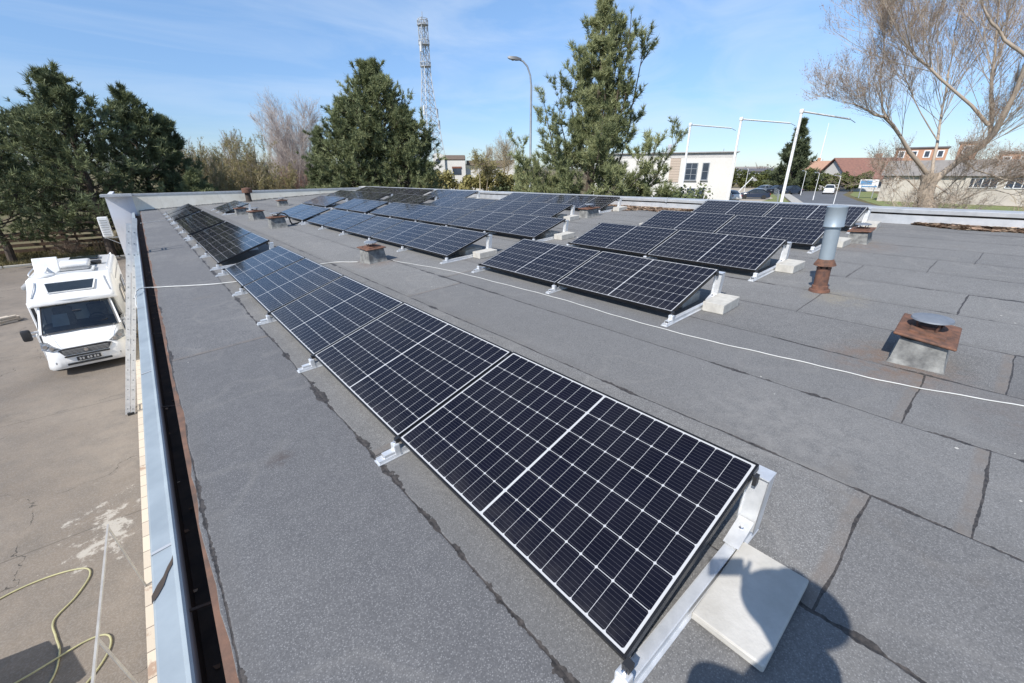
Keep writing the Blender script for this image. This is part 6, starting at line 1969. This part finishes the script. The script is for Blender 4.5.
# ------------------------------------------------------------------ the photographer (behind the lens) and the phone
def skin(name, chain, m, parent, lvl=2):
    """chain: list of (parent index or None, (x,y,z), (rx,ry))"""
    me = bpy.data.meshes.new(name)
    me.from_pydata([c[1] for c in chain], [(c[0], i) for i, c in enumerate(chain) if c[0] is not None], [])
    me.materials.append(m)
    o = link(name, me, parent)
    o.modifiers.new("skin", 'SKIN').use_smooth_shade = True
    for i, c in enumerate(chain):
        me.skin_vertices[0].data[i].radius = c[2] if isinstance(c[2], tuple) else (c[2], c[2])
        me.skin_vertices[0].data[i].use_root = (i == 0)
    s = o.modifiers.new("sub", 'SUBSURF'); s.levels = lvl; s.render_levels = lvl
    return o
def photographer():
    # local: +y is where the body faces, z=0 at the feet, phone held in front of the face
    fx, fy = -0.93, -0.73
    yaw = R(-8)
    t = thing("person", "person in dark jacket, jeans and shadow-shaping hat holding up a phone to take the picture", "person", (fx, fy, zr(fx, fy)), yaw)
    skin_m = mat("skin", (.48, .29, .21), None, .6)
    jacket, jeans, hair_m = mat("dark_jacket", (.03, .035, .05), None, .85), mat("blue_jeans", (.06, .085, .14), None, .9), mat("brown_hair", (.05, .03, .02), None, .7)
    inv = Matrix.Rotation(-yaw, 4, 'Z') @ Matrix.Translation((-fx, -fy, -zr(fx, fy)))
    ph = inv @ (CAM_LOC - _fw * 0.02 - _r2 * 0.0)
    rgt = Matrix.Rotation(-yaw, 3, 'Z') @ _r2
    hl, hr = Vector((-.04, .22, 1.10)), ph + rgt * 0.012 + Vector((0, -.004, -.012))
    B = [(None, (0, 0, .95), (.15, .11)), (0, (0, .01, 1.12), (.14, .10)), (1, (0, .0, 1.32), (.17, .11)), (2, (0, -.01, 1.46), (.10, .075)), (3, (0, .01, 1.54), (.055, .055)), (4, (0, .04, 1.62), (.072, .085)), (5, (0, .045, 1.70), (.078, .095)), (6, (0, .03, 1.765), (.045, .055))]
    def limb(start, pts):
        prev = start
        for p, r in pts:
            B.append((prev, tuple(p), r)); prev = len(B) - 1
        return prev
    el_l, el_r = inv @ (CAM_LOC + Vector((-.17, -.02, -.45))), inv @ (CAM_LOC + Vector((.06, -.25, -.30)))
    wl = limb(3, [((-.17, 0, 1.42), .062), (tuple(el_l), .042), (tuple(hl + Vector((-.01, -.06, .05))), .030), (tuple(hl + Vector((0, -.03, 0))), (.036, .022))])
    wr = limb(3, [((.17, 0, 1.42), .062), (tuple(el_r), .042), (tuple(hr + Vector((.01, -.05, -.09))), .030), (tuple(hr + Vector((0, -.03, -.03))), (.036, .022))])
    for s in (-1, 1):
        limb(0, [((s * .10, 0, .86), .095), ((s * .12, .02, .48), .062), ((s * .13, -.02, .10), .042), ((s * .14, .06, .045), (.045, .04)), ((s * .15, .16, .035), (.04, .03))])
    body = skin("body", B, skin_m, t)
    for s, h in ((-1, hl), (1, hr)):
        for k, (dz, L) in enumerate(((.035, .07), (.012, .078), (-.012, .074), (-.034, .06))):
            base = h + Vector((s * .012, -.025, dz - .01))
            q = [(None, tuple(base), .010), (0, tuple(base + Vector((s * .004, -.004, .012))), .009), (1, tuple(base + Vector((-s * L * .4, -.012, .012))), .0085), (2, tuple(base + Vector((-s * L * .75, -.010, .008))), .007)]
            skin("finger", q, skin_m, t, 1)
        q = [(None, tuple(h + Vector((0, -.035, -.035))), .013), (0, tuple(h + Vector((-s * .02, -.04, -.005))), .011), (1, tuple(h + Vector((-s * .035, -.03, .015))), .009)]
        skin("thumb", q, skin_m, t, 1)
    J = [(None, (0, .005, .98), (.20, .15)), (0, (0, .01, 1.14), (.19, .14)), (1, (0, 0, 1.32), (.215, .145)), (2, (0, -.01, 1.45), (.12, .09)), (3, (-.17, 0, 1.42), .08), (4, tuple(el_l), .072), (5, tuple(hl + Vector((-.012, -.08, .06))), .04), (3, (.17, 0, 1.42), .08), (7, tuple(el_r), .072), (8, tuple(hr + Vector((.012, -.055, -.10))), .04)]
    skin("jacket", J, jacket, t)
    K = [(None, (0, 0, .96), (.165, .125)), (0, (.10, 0, .84), .108), (1, (.12, .02, .48), .078), (2, (.13, -.02, .09), .062), (0, (-.10, 0, .84), .108), (4, (-.12, .02, .48), .078), (5, (-.13, -.02, .09), .062)]
    skin("trousers", K, jeans, t)
    Hh = [(None, (0, .0, 1.66), (.07, .06)), (0, (0, -.005, 1.72), (.088, .085)), (1, (0, .01, 1.78), (.062, .07))]
    skin("hair", Hh, hair_m, t)
    mb = MB()
    mb.lathe([(.0, .10), (.07, .095), (.095, .06), (.10, .0), (.175, -.02), (.195, -.035), (.10, -.012), (.09, .05), (0, .085)], 28, m=Matrix.Translation((0, .02, 1.765)) @ Matrix.Rotation(R(-6), 4, 'X'))
    mb.build("hat", mat("added_straw_hat", (.36, .29, .17), (.28, .22, .13), .9, 0, 20), t, smooth=True)  # brimmed hat added to widen the head shadow on the roof
    mb = MB()
    for s in (-1, 1):
        mb.bevbox((s * .142, .10, .025), (.10, .27, .05), .02, 2)
    mb.build("shoe", MAT['rubber'], t)
    mb = MB()
    mb.lathe([(.0, .13), (.012, .115), (.016, .10), (.0, .095)], 10, m=Matrix.Translation((0, .02, 1.66)) @ Matrix.Rotation(R(-90), 4, 'X'))
    mb.build("nose", skin_m, t, smooth=True)
    mb = MB()
    for s in (-1, 1):
        mb.bevbox((s * .036, .132, 1.69), (.026, .012, .012), .004, 1)
    mb.build("eye", MAT['white_plastic'], t)
    mb = MB(); mb.bevbox((0, .132, 1.612), (.05, .012, .010), .004, 1); mb.build("mouth", mat("lips", (.36, .16, .13), None, .5), t)
photographer()
mb = MB()
pm = Matrix(((_r2.x, _u2.x, -_fw.x, 0), (_r2.y, _u2.y, -_fw.y, 0), (_r2.z, _u2.z, -_fw.z, 0), (0, 0, 0, 1)))
mb.bevbox((-0.052, -0.02, 0.022), (.155, .075, .009), .003, 2)
po = mb.build("phone", MAT['black_plastic'])
tag(po, "black phone held up sideways by the photographer", "phone")
po.matrix_world = Matrix.Translation(CAM_LOC) @ pm
